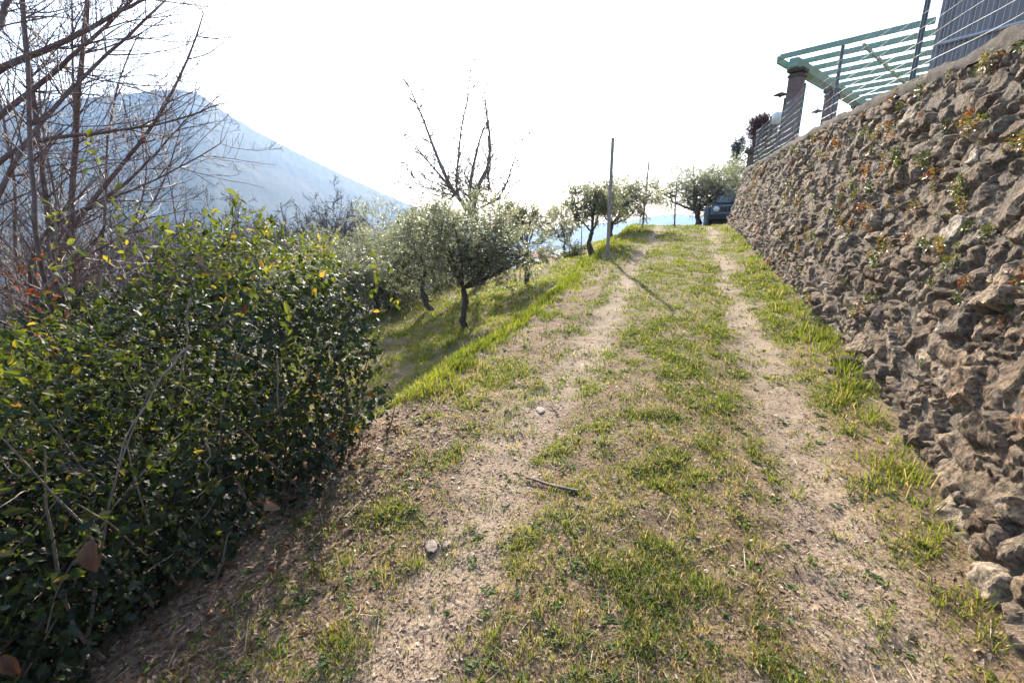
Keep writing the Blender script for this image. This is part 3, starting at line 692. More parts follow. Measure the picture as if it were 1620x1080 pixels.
olive(966, 383, 15.5, [(.3, 1.7, .75, .6), (.95, 1.55, .6, .55), (-.2, 1.6, .5, .45), (.5, 2.0, .7, .4)], 1.9, 'olive tree right behind the tall pole, with branches spreading to the right', 409, 420, 28, .065, .075, .36, (.1, 0), limbs=5, ytop=284)
olive(1103, 352, 23.5, [(-1.3, 1.9, 1.0, .85), (-.3, 2.2, 1.0, .85), (.7, 2.0, 1.0, .9), (1.25, 2.1, .8, .7), (.2, 1.6, 1.2, .6)], 2.6, 'largest olive tree with broad dark crown beside the parked car at the crest', 410, 620, 28, .085, .13, .35, (-.1, 0), base=None, limbs=8, ytop=258)
olive(1150, 340, 29., [(0, 2.7, 1.3, 1.1), (-.9, 2.1, 1.0, .8), (.9, 2.3, 1.0, .8)], 3.0, 'pale olive tree behind the parked car against the wall end', 411, 330, 26, .1, .13, .4, ytop=256)

# ------------------------------------------------------------------ bare trees
def spline(pts, n):
    p = np.asarray(pts, float); d = np.concatenate([[0], np.cumsum(np.linalg.norm(np.diff(p, axis=0), axis=1))]); s_ = np.linspace(0, d[-1], n)
    q = np.stack([np.interp(s_, d, p[:, i]) for i in range(3)], -1)
    for _ in range(3): q[1:-1] = (q[:-2]+2*q[1:-1]+q[2:])/4
    return q
def twigs_on(P, rad, lines, g, step, L0, L1, up=.04, start=.2, ang=.8, r=.0042, sub=(2, 4), wob=.1):
    s_ = np.concatenate([[0], np.cumsum(np.linalg.norm(np.diff(P, axis=0), axis=1))]); T = norm(np.gradient(P, axis=0)); x = s_[-1]*start
    while x < s_[-1]:
        i = int(np.searchsorted(s_, x)).__int__(); i = min(i, len(P)-1); perp = g.normal(size=3); perp -= perp.dot(T[i])*T[i]; perp /= np.linalg.norm(perp)
        a = ang*g.uniform(.6, 1.3); f = x/s_[-1]
        grow(lines, P[i], T[i]*math.cos(a)+perp*math.sin(a), g.uniform(L0, L1)*(1.15-.5*f), min(rad[i]*.7, r*g.uniform(.7, 1.3)), 2, 4, g, wob, up, sub, .7, .55, .15)
        x += step*g.uniform(.5, 1.5)
def bare_from_pixels(name, label, stems, seed, mat, step=.16, L=(.3, .9), r=.0042, cat='tree', group=None, up=.04, rmin=.0013, nest=None):
    """stems: (list of (px,py,dist), base radius, tip radius); first point of the first stem is the foot"""
    g = np.random.default_rng(seed); root = None; tr = MB(); tw = MB(); lines = []
    f = at(*stems[0][0][0]); b = np.array([f[0], f[1], gz(f[0], f[1])]); root = empty(name, b, 0, label, cat, group)
    for k, (pp, r0, r1) in enumerate(stems):
        p = [at(*q) for q in pp]
        if pp[0][1] > 398: p = [np.array([b[0]+g.normal()*.08, b[1]+g.normal()*.08, b[2]-.1])]+p
        P = spline(p, 22); P = P+np.cumsum(g.normal(size=P.shape)*.006, axis=0)*np.linspace(0, 1, 22)[:, None]-b; rad = np.linspace(r0, r1, 22)
        tr.tube(P, rad, 7); twigs_on(P, rad, lines, g, step, *L, r=r, up=up)
    if nest:
        for px, py, r_, n_, L_ in nest:
            c = at(px, py, r_)-b
            for _ in range(n_):
                d = norm(g.normal(size=3)*np.array([.8, .8, .5])+np.array([0, 0, .55])); grow(lines, c+g.normal(size=3)*.09, d, L_*g.uniform(.5, 1.2), .014, 2, 3, g, .13, .05, (1, 3), .7, .6, .2)
    for l, P, rad in lines: tw.tube(P, np.maximum(rad, rmin), 4 if l == 2 else 3, cap=False)
    tr.build('trunk', mat, root, smooth=True); tw.build('twigs', mat, root)
    return root
bare_from_pixels('bare_tree', 'bare tree with three thin upright reddish stems behind the hedge at left', [
    ([(82, 425, 4.6), (70, 249, 4.6), (58, 148, 4.6), (47, 31, 4.6), (38, -90, 4.6)], .027, .011),
    ([(117, 420, 4.9), (120, 272, 4.9), (136, 128, 4.9), (144, 0, 4.9), (150, -110, 4.9)], .029, .012),
    ([(64, 422, 3.9), (52, 272, 3.9), (43, 187, 3.9), (37, 0, 3.9), (30, -90, 3.9)], .018, .009),
    ([(106, 402, 4.8), (107, 330, 4.8), (112, 200, 4.9), (100, 90, 5.0), (96, -20, 5.0)], .016, .006)], 501, M['bark_red'], .065, (.3, 1.0))
bare_from_pixels('bare_tree', 'leafless tree at the far left with long branches arching up to the right', [
    ([(-60, 470, 4.1), (0, 288, 4.1), (58, 194, 4.2), (144, 101, 4.3), (210, 50, 4.3), (265, -5, 4.4)], .025, .007),
    ([(-70, 250, 4.3), (0, 181, 4.3), (62, 132, 4.4), (148, 62, 4.4), (202, 8, 4.5), (240, -40, 4.5)], .019, .006),
    ([(-60, 330, 4.4), (0, 250, 4.4), (60, 222, 4.4), (180, 212, 4.5), (270, 200, 4.6), (350, 169, 4.6)], .018, .004),
    ([(-70, 160, 4.2), (0, 105, 4.2), (70, 78, 4.2), (190, 10, 4.3), (230, -20, 4.3)], .022, .008),
    ([(-40, 60, 3.6), (5, 40, 3.7), (25, -30, 3.7)], .02, .010)], 502, M['bark_red'], .06, (.3, 1.0))
bare_from_pixels('bare_tree', 'leafless arching tree behind the hedge whose branch tips reach across the mountain', [
    ([(70, 425, 5.0), (140, 330, 5.0), (218, 249, 5.1), (272, 167, 5.2), (295, 117, 5.2), (327, 23, 5.3)], .034, .006),
    ([(30, 425, 4.4), (45, 360, 4.4), (117, 334, 4.4), (233, 295, 4.5), (300, 262, 4.6), (346, 233, 4.6)], .022, .004),
    ([(140, 330, 5.0), (200, 290, 5.1), (250, 235, 5.2), (290, 190, 5.2), (304, 175, 5.2)], .016, .004),
    ([(60, 425, 4.7), (150, 402, 4.8), (215, 370, 4.9), (252, 310, 5.0), (275, 260, 5.1), (290, 200, 5.1)], .020, .004),
    ([(290, 402, 5.4), (275, 340, 5.4), (263, 290, 5.4), (260, 258, 5.4)], .010, .004)], 503, M['bark_red'], .065, (.3, .9))
bare_from_pixels('bare_tree', 'thin leafless sapling thicket in front of the mountain above the hedge left', [
    ([(20, 425, 6.0), (30, 340, 6.0), (15, 230, 6.1), (-10, 120, 6.1)], .025, .008),
    ([(160, 425, 6.5), (175, 340, 6.5), (168, 230, 6.6), (190, 120, 6.7), (215, 60, 6.7)], .022, .006),
    ([(190, 425, 6.2), (215, 350, 6.3), (235, 280, 6.3), (228, 200, 6.4)], .018, .005),
    ([(110, 425, 6.3), (85, 330, 6.3), (60, 220, 6.3), (50, 100, 6.3)], .02, .006)], 504, M['bark_red'], .08, (.35, 1.0))
# reddish-orange dry leaves still clinging near the left edge
def clinging_leaves():
    g = np.random.default_rng(9); pts = []
    for px, py, r, n, s_ in ((10, 470, 3.6, 40, .14), (210, 226, 5.0, 6, .05), (80, 226, 4.5, 4, .03), (40, 440, 3.8, 26, .10)):
        pts.append(at(px, py, r)+g.normal(size=(n, 3))*s_)
    P = np.concatenate(pts); n = len(P); mb = MB()
    mb.scatter(leaf_tpl(.45, .3, .35), LEAF_T, P, frames(norm(g.normal(size=(n, 3))+np.array([0, 0, -.6])), rnd_dir(n, g)), g.uniform(.025, .06, n), g.random(n))
    o = mb.build('foliage', M['orange_leaf']); return o
tl = [o for o in bpy.data.objects if o.get('label', '').startswith('leafless tree at the far left')][0]
o = clinging_leaves(); o.parent = tl; o.location = -tl.location; o.name = 'dry_leaves'

# pollarded tree behind the olives
pol = bare_from_pixels('pollard_tree', 'tall pollarded tree with a knobbly head and long bare shoots behind the nearest olive', [
    ([(762, 452, 13.0), (760, 400, 13.0), (752, 345, 13.0), (745, 318, 13.0)], 0.15, .11),
    ([(748, 340, 13.0), (722, 310, 13.0), (708, 287, 13.0), (693, 250, 13.0), (664, 178, 13.1), (640, 132, 13.1)], .065, .014),
    ([(718, 303, 13.0), (690, 270, 13.0), (665, 240, 12.9), (650, 215, 12.9)], .035, .010),
    ([(735, 330, 13.0), (720, 300, 13.1), (728, 210, 13.2), (740, 150, 13.2), (745, 105, 13.2)], .04, .012),
    ([(745, 325, 13.0), (742, 300, 13.0), (755, 235, 13.0), (766, 200, 13.0)], .06, .016),
    ([(750, 325, 13.0), (757, 290, 13.0), (774, 265, 13.0), (776, 215, 13.0), (766, 143, 13.0)], .065, .014),
    ([(757, 330, 13.0), (790, 315, 13.0), (802, 290, 13.0), (825, 220, 13.0)], .035, .010),
    ([(728, 312, 13.0), (700, 305, 12.9), (660, 295, 12.8), (628, 290, 12.8)], .022, .005),
    ([(726, 310, 13.0), (690, 290, 13.0), (640, 272, 13.0)], .02, .004),
    ([(774, 300, 13.0), (772, 270, 13.0), (773, 240, 13.0)], .045, .014)], 510, M['bark_pale'], .10, (.2, .8), .015, rmin=.0065, nest=[(745, 318, 13.0, 26, .8), (718, 302, 13.0, 22, .7), (765, 302, 13.0, 24, .7), (735, 290, 13.0, 20, .7), (785, 318, 13.0, 14, .7), (700, 312, 13.0, 12, .6)])

# generic bare trees of the wood below the mountain
def bare_proto(seed, H, label, spread=.75, up=.03):
    g = np.random.default_rng(seed); lines = []
    n = 9; z = np.linspace(-.3, H*.35, n); P = np.stack([np.cumsum(g.normal(size=n)*.02*H), np.cumsum(g.normal(size=n)*.02*H), z], -1); P[:, :2] -= P[0, :2]
    lines.append((0, P, np.linspace(.011*H, .008*H, n)))
    for k in range(g.integers(5, 8)):
        a = k*2.4+g.random(); tl_ = g.uniform(.3, spread); d = np.array([math.cos(a)*tl_, math.sin(a)*tl_, 1.]); d /= np.linalg.norm(d)
        grow(lines, P[g.integers(4, n)], d, H*g.uniform(.4, .62), .0048*H, 1, 4, g, .13, up, (5, 7), .8, .55, .18)
    root = empty('bare_tree', (0, 0, 0), 0, label, 'tree', 'bare trees of the wood below the mountain')
    tubes(lines, 0, 1, 6).build('trunk', M['bark_far'], root, smooth=True); tubes(lines, 2, 4, 4, rmin=.007).build('twigs', M['bark_far'], root)
    return root
protos = [bare_proto(600+i, 8., 'bare grey winter tree of the wood beyond the hedge, below the mountain', .6+.25*(i % 2)) for i in range(4)]
for p in protos: p.location = (0, 0, -300)
spots = [(520, 17.5, 277), (572, 19, 292), (455, 18.5, 268), (640, 24, 318), (490, 27, 300), (405, 22, 290), (355, 20, 300), (330, 28, 305), (290, 24, 310), (420, 34, 315), (545, 33, 310), (600, 30, 315), (245, 22, 300), (210, 29, 305), (160, 25, 300), (110, 30, 290), (60, 24, 280), (20, 30, 280), (380, 40, 320), (470, 44, 322), (310, 45, 325), (700, 30, 330)]
gg = np.random.default_rng(3)
special = {0: 'tallest bare tree standing in front of the mountain slope, left of the olives', 1: 'bare tree leaning right in front of the mountain ridge line, next to the olive crowns', 2: 'many stemmed bare tree in front of the mountain, above the hedge peak'}
for k, (px, r, ytop) in enumerate(spots):
    p = protos[k % 4]; c = p if k < 4 else copy_tree(p)
    t = at(px, ytop, r); z0 = float(gz(t[0], t[1])); H = max(3., t[2]-z0)
    c.location = (t[0], t[1], z0); s_ = H/8.*1.05; c.scale = (s_*gg.uniform(.85, 1.1), s_*gg.uniform(.85, 1.1), s_); c.rotation_euler = (0, 0, gg.uniform(0, 6.28))
    if k in special: c['label'] = special[k]
    else: c['label'] = 'bare grey winter tree of the wood beyond the hedge, below the mountain'

# ------------------------------------------------------------------ poles, stakes, stick
def pole(px, py, pt, r0, name, label, lean=0.0, base=None, group=None, sides=10):
    b = place(px, py) if base is None else base
    rr = math.hypot(b[0], b[1]); t = at(px, pt, rr); H = t[2]-b[2]; g = np.random.default_rng(int(px))
    mb = MB(); n = 14; z = np.linspace(-.25, H, n); P = np.stack([lean*z+.004*np.cumsum(g.normal(size=n)), .004*np.cumsum(g.normal(size=n)), z], -1); P[:, :2] -= P[1, :2]
    mb.tube(P, r0*(1.06-.14*np.linspace(0, 1, n))*(1+.03*g.normal(size=n)), sides); o = mb.build(name, M['post_wood'], smooth=False, loc=b)
    return tag(o, label, 'pole', group)
pole(961, 408, 218, .035, 'wooden_pole', 'thick tall grey wooden pole on the edge of the path, nearest of the three', group='grey poles along the path edge')
pole(1016, 362, 254, .028, 'wooden_pole', 'thin grey pole halfway up the path edge, middle of the three', .025, group='grey poles along the path edge')
pole(1067, 358, 288, .028, 'wooden_pole', 'shortest grey pole at the crest in front of the largest olive', -.04, group='grey poles along the path edge')
pole(919, 414, 352, .012, 'garden_stake', 'thin upright stake between the small and the forked olive trees', .01)
def log(p0, p1, r, name, label, cat, mat='post_wood', sides=7, jit=.01):
    g = np.random.default_rng(int(p0[0]*10) % 999); n = 9; s_ = np.linspace(0, 1, n)[:, None]; P = p0*(1-s_)+p1*s_+g.normal(size=(n, 3))*jit
    mb = MB().tube(P-p0, r*(1-.25*s_[:, 0])*(1+.08*g.normal(size=n)), sides); o = mb.build(name, M[mat], loc=p0); return tag(o, label, cat)
a = place(868, 458); b = at(897, 433, math.hypot(a[0], a[1])+.25); log(a, b, .035, 'wooden_stake', 'short wooden stake leaning out of the grass bank below the tall pole', 'stake')
a, b, c = place(832, 760), place(868, 772), place(915, 781)
def stick():
    P = spline([a+[0, 0, .012], (a*.6+b*.4)+[0, 0, .02], b+[0, 0, .012], c+[0, 0, .016]], 12); mb = MB().tube(P-a, np.linspace(.006, .009, 12), 6)
    i = P[4]-a; mb.tube([i, i+[-.02, .05, .012], i+[-.05, .08, .02]], [.004, .003, .002], 5); tag(mb.build('stick', M['bark_bare'], loc=a), 'crooked dark twig lying across the middle of the path', 'stick')
stick()
def flat_stones():
    for k, (px, py, s_, lb) in enumerate(((683, 868, .042, 'flat pale stone pressed into the left wheel track'), (706, 862, .026, 'small pale stone touching the flat stone in the left wheel track'), (855, 650, .05, 'flat white stone at the top of the left wheel track bend'), (1338, 575, .11, 'grey stone fallen at the foot of the wall'), (1325, 590, .07, 'smaller stone beside the grey stone at the wall foot'))):
        p = place(px, py); g = np.random.default_rng(70+k); bm = bmesh.new(); bmesh.ops.create_icosphere(bm, subdivisions=3, radius=1)
        for v in bm.verts:
            n = float(fbm(np.array([v.co.x*1.5+k*3]), np.array([v.co.y*1.5]), 3, 71, np.array([v.co.z*1.5]))[0]); v.co *= 1+.35*n
            v.co.x *= s_; v.co.y *= s_*.65; v.co.z *= s_*(.2 if k < 3 else .5)
        me = bpy.data.meshes.new('stone'); bm.to_mesh(me); bm.free(); me.materials.append(M['pebble'] if k < 3 else M['cap'])
        o = bpy.data.objects.new('stone', me); col.objects.link(o); o.location = p+[0, 0, s_*.08]; o.rotation_euler = (0, 0, g.uniform(0, 6)); tag(o, lb, 'stone')
flat_stones()

# ------------------------------------------------------------------ shed below the bank
def shed():
    c = at(834, 399, 23.0); zt = c[2]; root = empty('shed', (c[0], c[1], zt-2.55), R(2), 'small dark plank shed with red tiled roof below the grass bank', 'shed')
    mb = MB()
    for i in range(8):
        x = -.49+.14*i; mb.box((x, -.012*(i % 2), 1.13-.04*abs(i-3.5)), (.136, .05, 2.5-.08*abs(i-3.5)))
    for sgn in (-1, 1):
        for i in range(16): mb.box((sgn*.56, .1+.15*i, 1.0), (.05, .146, 2.2))
    mb.build('wall', M['plank'], root)
    MB().box((.05, -.06, .9), (.6, .03, 1.75)).build('door', M['plank'], root)
    for sgn, L in ((1, 1.35), (-1, .75)):                            # two tiled slopes off one ridge running away from the path
        rf = MB()
        for i in range(11):
            y0 = -.2+.235*i; a_ = np.linspace(0, math.pi, 7)
            V = np.stack([np.stack([np.full(7, sgn*x), y0+.118-.118*np.cos(a_), 2.47-.36*x+.05*np.sin(a_)], -1) for x in np.linspace(0.0, L, 7)])
            ii = np.arange(6)[:, None]*7; jj = np.arange(6)[None]; rf.add(V.reshape(-1, 3), q=np.stack([ii+jj, ii+jj+1, ii+7+jj+1, ii+7+jj], -1).reshape(-1, 4))
        rf.build('roof', M['tiles'], root, smooth=True)
shed()

# ------------------------------------------------------------------ fence on the wall
def fence():
    iy = lambda y: int(np.argmin(np.abs(WP[:620, 1]-y))) if False else int(np.argmin(np.hypot(WP[:, 1]-y, (np.arange(len(WP)) > len(WP)-60)*50)))
    def top(y, o=-.16):
        i = iy(y); p = WP[i]-WL[i]*(BAT*WH[i]-o); return np.array([p[0], p[1], WZ[i]+WH[i]+.02])
    ys = [.2, 1.95, 3.75, 5.6, 8.45, 10.56, 12.44, 14.1, 16.4]
    ys = [.8, 3.5, 6.3, 9.2, 11.5, 13.4, 15.0, 16.2, 17.1]
    b = top(8.45); root = empty('wire_fence', b, 0, 'wire fence of steel posts and thin strands along the top of the stone wall', 'fence')
    tops = []
    for k, y in enumerate(ys):
        p = top(y); H = 1.12 if k != 5 else 1.25; mb = MB()
        mb.box(p-b+[0, 0, H/2-.1], (.05, .006, H+.2)); mb.box(p-b+[.0, .022, H/2-.1], (.007, .04, H+.2))
        mb.build('post', M['fence_post'], root); tops.append((p, H))
    wr = MB(); yy = np.linspace(.3, 17.1, 90)
    L = np.array([top(y) for y in yy])-b
    for i in range(9):
        z = .03+.125*i; sag = .008*np.sin(yy*3.3+i)
        wr.tube(L+np.stack([np.full(90, -.02), 0*yy, z+sag], -1), .0028, 4, cap=False)
    wr.build('wires', M['wire'], root)
    ms = MB(); 
    for y in np.arange(.3, 17.0, .085):
        p = top(y)-b+[-.02, 0, 0]; ms.tube([p, p+[0, 0, 1.02]], .0012, 3, cap=False)
    ms.build('mesh', M['wire'], root)
fence()

# ------------------------------------------------------------------ pergola, house, lamps on the terrace
PA = np.array([2.19, 13.83]); PD = np.array([.477, .879]); PE = np.array([.879, -.477])       # along the columns, towards the house
PZ = 5.12
def rz_of(v): return math.atan2(v[1], v[0])
def pergola():
    tz = terrace_z(13.8); root = empty('pergola', (PA[0], PA[1], tz), rz_of(PD), 'mint green pergola on brick columns above the stone wall', 'pergola')
    H = PZ-tz                                                     # local x along columns, local -y towards the house
    for k in range(4):
        x = k*2.75; mb = MB(); mb.box((x, 0, H/2-.2), (.29, .29, H-.02-.1)); o = bevel(mb.build('column', M['brick'], root), .012)
        c = MB(); c.box((x, 0, H-.24+.05), (.37, .37, .07)); c.box((x, 0, H-.31), (.33, .33, .05)); bevel(c.build('capital', M['cap'], o), .01)
    bm_ = MB(); bm_.box((4.1, 0, H-.1+.03), (8.9, .2, .2)); bevel(bm_.build('main_beam', M['mint'], root), .008)
    fa = MB(); fa.box((4.1, .36, H+.06), (8.9, .05, .16)); bevel(fa.build('fascia', M['mint'], root), .006)
    for k in range(12):
        x = -.3+k*.76; mb = MB(); mb.box((x, -1.06, H+.1+.02), (.05, 2.79, .115)); bevel(mb.build('rafter', M['mint'], root), .006)
    pu = MB(); pu.box((4.1, -1.3, H+.005), (8.6, .05, .06)); pu.build('purlin', M['mint'], root)
    return root, tz, H
pg, TZ, PH = pergola()
def hang_lamp(k):
    p = PA+PD*(k*2.75+.05)-PE*.34; z = PZ-.02; mb = MB()
    o = empty('hanging_lamp', (p[0], p[1], z-.62), 0, ['small dish lamp hanging left of the nearest pergola column', 'small dish lamp hanging left of the second pergola column', 'small dish lamp hanging left of the farthest visible pergola column'][k], 'lamp', 'dish lamps hanging under the pergola eave')
    MB().lathe([(.012, .12), (.02, .07), (.06, .055), (.13, .02), (.16, 0), (.155, -.008), (.045, .014), (.04, 0), (.03, -.05), (.0, -.06)], sides=24).build('shade', M['metal_dark'], o, smooth=True)
    MB().tube([[0, 0, .1], [0, 0, .64]], .003, 5).build('cord', M['metal_dark'], o)
for k in range(3): hang_lamp(k)
def house():
    C = PA+PE*2.5; tz = TZ-.1; root = empty('house', (C[0], C[1], tz), rz_of(PE), 'grey house corner clad in vertical boards behind the fence at upper right', 'house')
    mb = MB(); Hh = 4.6                                           # local x along the wall facing us, y backwards
    for i in range(48): mb.box((.075+i*.15, .03+.012*(i % 2), Hh/2), (.147, .06, Hh))
    for i in range(40): mb.box((.03+.012*(i % 2), .16+i*.15, Hh/2), (.06, .147, Hh))
    mb.box((3.6, 3.2, Hh/2), (7.0, 6.0, Hh-.01)); mb.build('wall', M['siding'], root)
    MB().box((.0, .0, Hh/2), (.09, .09, Hh)).build('corner_trim', M['siding'], root)
    r = MB(); r.box((3.5, 3.0, Hh+.1), (8.0, 7.2, .2)); bevel(r.build('roof', M['metal_dark'], root), .02)
    p = MB(); p.tube([[.02, -.06, 2.18], [7, -.06, 2.62]], .032, 10); p.build('gutter_pipe', M['pale_pipe'], root, smooth=True)
house()
def globe_lamp():
    p = at(1228, 187, 16.5); tz = terrace_z(16.5); root = empty('globe_lamp', (p[0], p[1], tz), 0, 'white globe lamp on a slim post behind the far fence', 'lamp'); h = p[2]-tz
    MB().tube([[0, 0, -.1], [0, 0, h-.16]], .025, 8).build('post', M['metal_dark'], root)
    a_ = np.linspace(-1.35, 1.5707, 16); pr = [(max(.18*math.cos(t), .0005), h+.18*math.sin(t)) for t in a_]
    MB().lathe(pr, sides=28).build('globe', M['globe'], root, smooth=True)
    MB().lathe([(.0, h-.24), (.05, h-.23), (.06, h-.17), (.045, h-.165)], sides=16).build('collar', M['metal_dark'], root, smooth=True)
globe_lamp()
def pillar():
    p = at(1186, 262, 17.9); z0 = p[2]-1.2; root = empty('brick_pillar', (p[0], p[1], z0), R(-20), 'squat brick gate pillar with a dark cap at the far end of the wall', 'pillar')
    zt = at(1186, 236, 17.9)[2]; h = zt-z0
    bevel(MB().box((.12, 0, h/2-.08), (.36, .36, h-.16)).build('shaft', M['brick'], root), .01)
    c = MB(); c.box((.12, 0, h-.11), (.52, .52, .07)); c.box((.12, 0, h-.035), (.56, .56, .08), taper=.25); bevel(c.build('cap', M['cap'], root), .01)
pillar()

M['red_bush'] = leaf_mat('dark_red_leaves', [(0, (.04, .022, .022)), (.6, (.075, .04, .038)), (1, (.13, .075, .06))], .25, .5, .35, (1.3, .9, .8))
M['conifer'] = leaf_mat('conifer_sprays', [(0, (.03, .045, .03)), (1, (.08, .1, .07))], .25, .55, .3, (1.2, 1.3, .8))
M['brush'] = leaf_mat('dull_shrub_leaves', [(0, (.035, .045, .014)), (.7, (.08, .095, .035)), (1, (.15, .13, .07))], .3, .45, .4, (1.4, 1.4, .7))
def bush(c, z0, lobes, name, label, cat, mat, seed, n, leaf, wd=.35, stem=.02, group=None, bark='bark_far', spiky=.5):
    g = np.random.default_rng(seed); b = np.array([c[0], c[1], z0]); root = empty(name, b, 0, label, cat, group); cr = MB(); st = MB()
    tot = sum(l[3]**2*l[4] for l in lobes)
    for dx, dy, dz, rx, rz in lobes:
        m = int(n*rx*rx*rz/tot); ncl = max(6, m//40); u = rnd_dir(ncl, g)*(g.random(ncl)**.4)[:, None]; cl = np.array([dx, dy, dz])+u*np.array([rx, rx, rz])
        w_ = g.integers(0, ncl, m); P = cl[w_]+g.normal(size=(m, 3))*np.array([rx, rx, rz])*.15; o = norm((P-np.array([dx, dy, dz*.8]))+g.normal(size=(m, 3))*.3*rx)
        cr.scatter(leaf_tpl(wd, .15, .15), LEAF_T, P, frames(norm(o*spiky+g.normal(size=(m, 3))*.5+np.array([0, 0, .2])), norm(g.normal(size=(m, 3))+np.array([0, 0, .6]))), leaf*g.uniform(.6, 1.4, m), np.clip(np.repeat(g.random(ncl), 1)[w_]*.6+g.random(m)*.4, 0, 1))
        for i in range(min(ncl, 26)):
            s_ = np.linspace(0, 1, 6)[:, None]; st.tube(np.array([0, 0, -.1])*(1-s_)+cl[i]*s_+g.normal(size=(6, 3))*.03*rx*np.sin(s_*3.1), np.linspace(stem, stem*.2, 6), 5, cap=False)
    st.build('stems', M[bark], root); cr.build('foliage', M[mat], root); return root
p = at(1203, 205, 19.5); bush(p, terrace_z(17), [(0, 0, p[2]-terrace_z(17)-.1, .52, .55), (.2, .1, p[2]-terrace_z(17)+.1, .45, .42), (.3, .1, p[2]-terrace_z(17)-.5, .45, .5)], 'red_shrub', 'dark reddish round shrub behind the globe lamp on the terrace', 'shrub', 'red_bush', 801, 12000, .075, .3, .03, spiky=1.)
p = at(1246, 215, 16.2); bush(p, terrace_z(16), [(0, 0, .55, .35, .6), (-.35, .3, .5, .35, .5)], 'dark_shrub', 'dark green shrub between the globe lamp and the first pergola column', 'shrub', 'conifer', 802, 3000, .08, .35, .02)
def conifer():
    p = at(1163, 275, 38.); z0 = float(gz(p[0], p[1])); zt = at(1163, 222, 38.)[2]; H = zt-z0; g = np.random.default_rng(803)
    root = empty('conifer_tree', (p[0], p[1], z0), 0, 'ragged blue green conifer far behind the brick pillar', 'tree'); tr = MB(); tr.tube([[0, 0, -.2], [0, 0, H*.5], [0, 0, H]], [.16, .1, .02], 8); cr = MB()
    for i in range(120):
        f = g.random()**.8; z = H*(.25+.75*f); L = (1-f)*1.5+.25; a_ = g.uniform(0, 6.28); d = np.array([math.cos(a_), math.sin(a_), .35]); s_ = np.linspace(0, 1, 5)[:, None]
        P = np.array([0, 0, z])+d*L*s_; tr.tube(P, np.linspace(.03, .008, 5), 4, cap=False); m = 26; t = g.random(m)**.7; q = np.array([0, 0, z])+d*L*t[:, None]+g.normal(size=(m, 3))*.09
        cr.scatter(leaf_tpl(.4, .1, .1), LEAF_T, q, frames(norm(d+g.normal(size=(m, 3))*.6), norm(g.normal(size=(m, 3))+[0, 0, 1])), g.uniform(.1, .24, m), g.random(m))
    tr.build('trunk', M['bark_far'], root); cr.build('crown', M['conifer'], root)
conifer()
# brush on the bank and under the olives
for k, (px, py, r, lobes, lb, n) in enumerate((
    (905, 412, 14.0, [(0, 0, .25, .4, .3), (.3, .1, .2, .3, .25)], 'low scrubby bush beside the small olive on the bank', 900),
    (622, 500, 11.2, [(0, 0, .45, .6, .45), (.5, .3, .4, .5, .4), (-.6, .2, .5, .6, .5)], 'dark low bush under the olive crowns behind the hedge end', 2600),
    (700, 478, 13.8, [(0, 0, .5, .8, .5), (.8, .2, .4, .6, .4), (-.8, .3, .4, .7, .5)], 'shady undergrowth bush along the far rim of the terrace', 2600),
    (775, 455, 15.0, [(0, 0, .4, .7, .4), (.6, .1, .35, .6, .35)], 'low dull bush at the foot of the pollarded tree', 1700))):
    d = pray(px, py); d = d/math.hypot(d[0], d[1])*r; bush((d[0], d[1]), float(gz(d[0], d[1])), lobes, 'bush', lb, 'bush', 'brush', 820+k, n, .07, .4, .012)

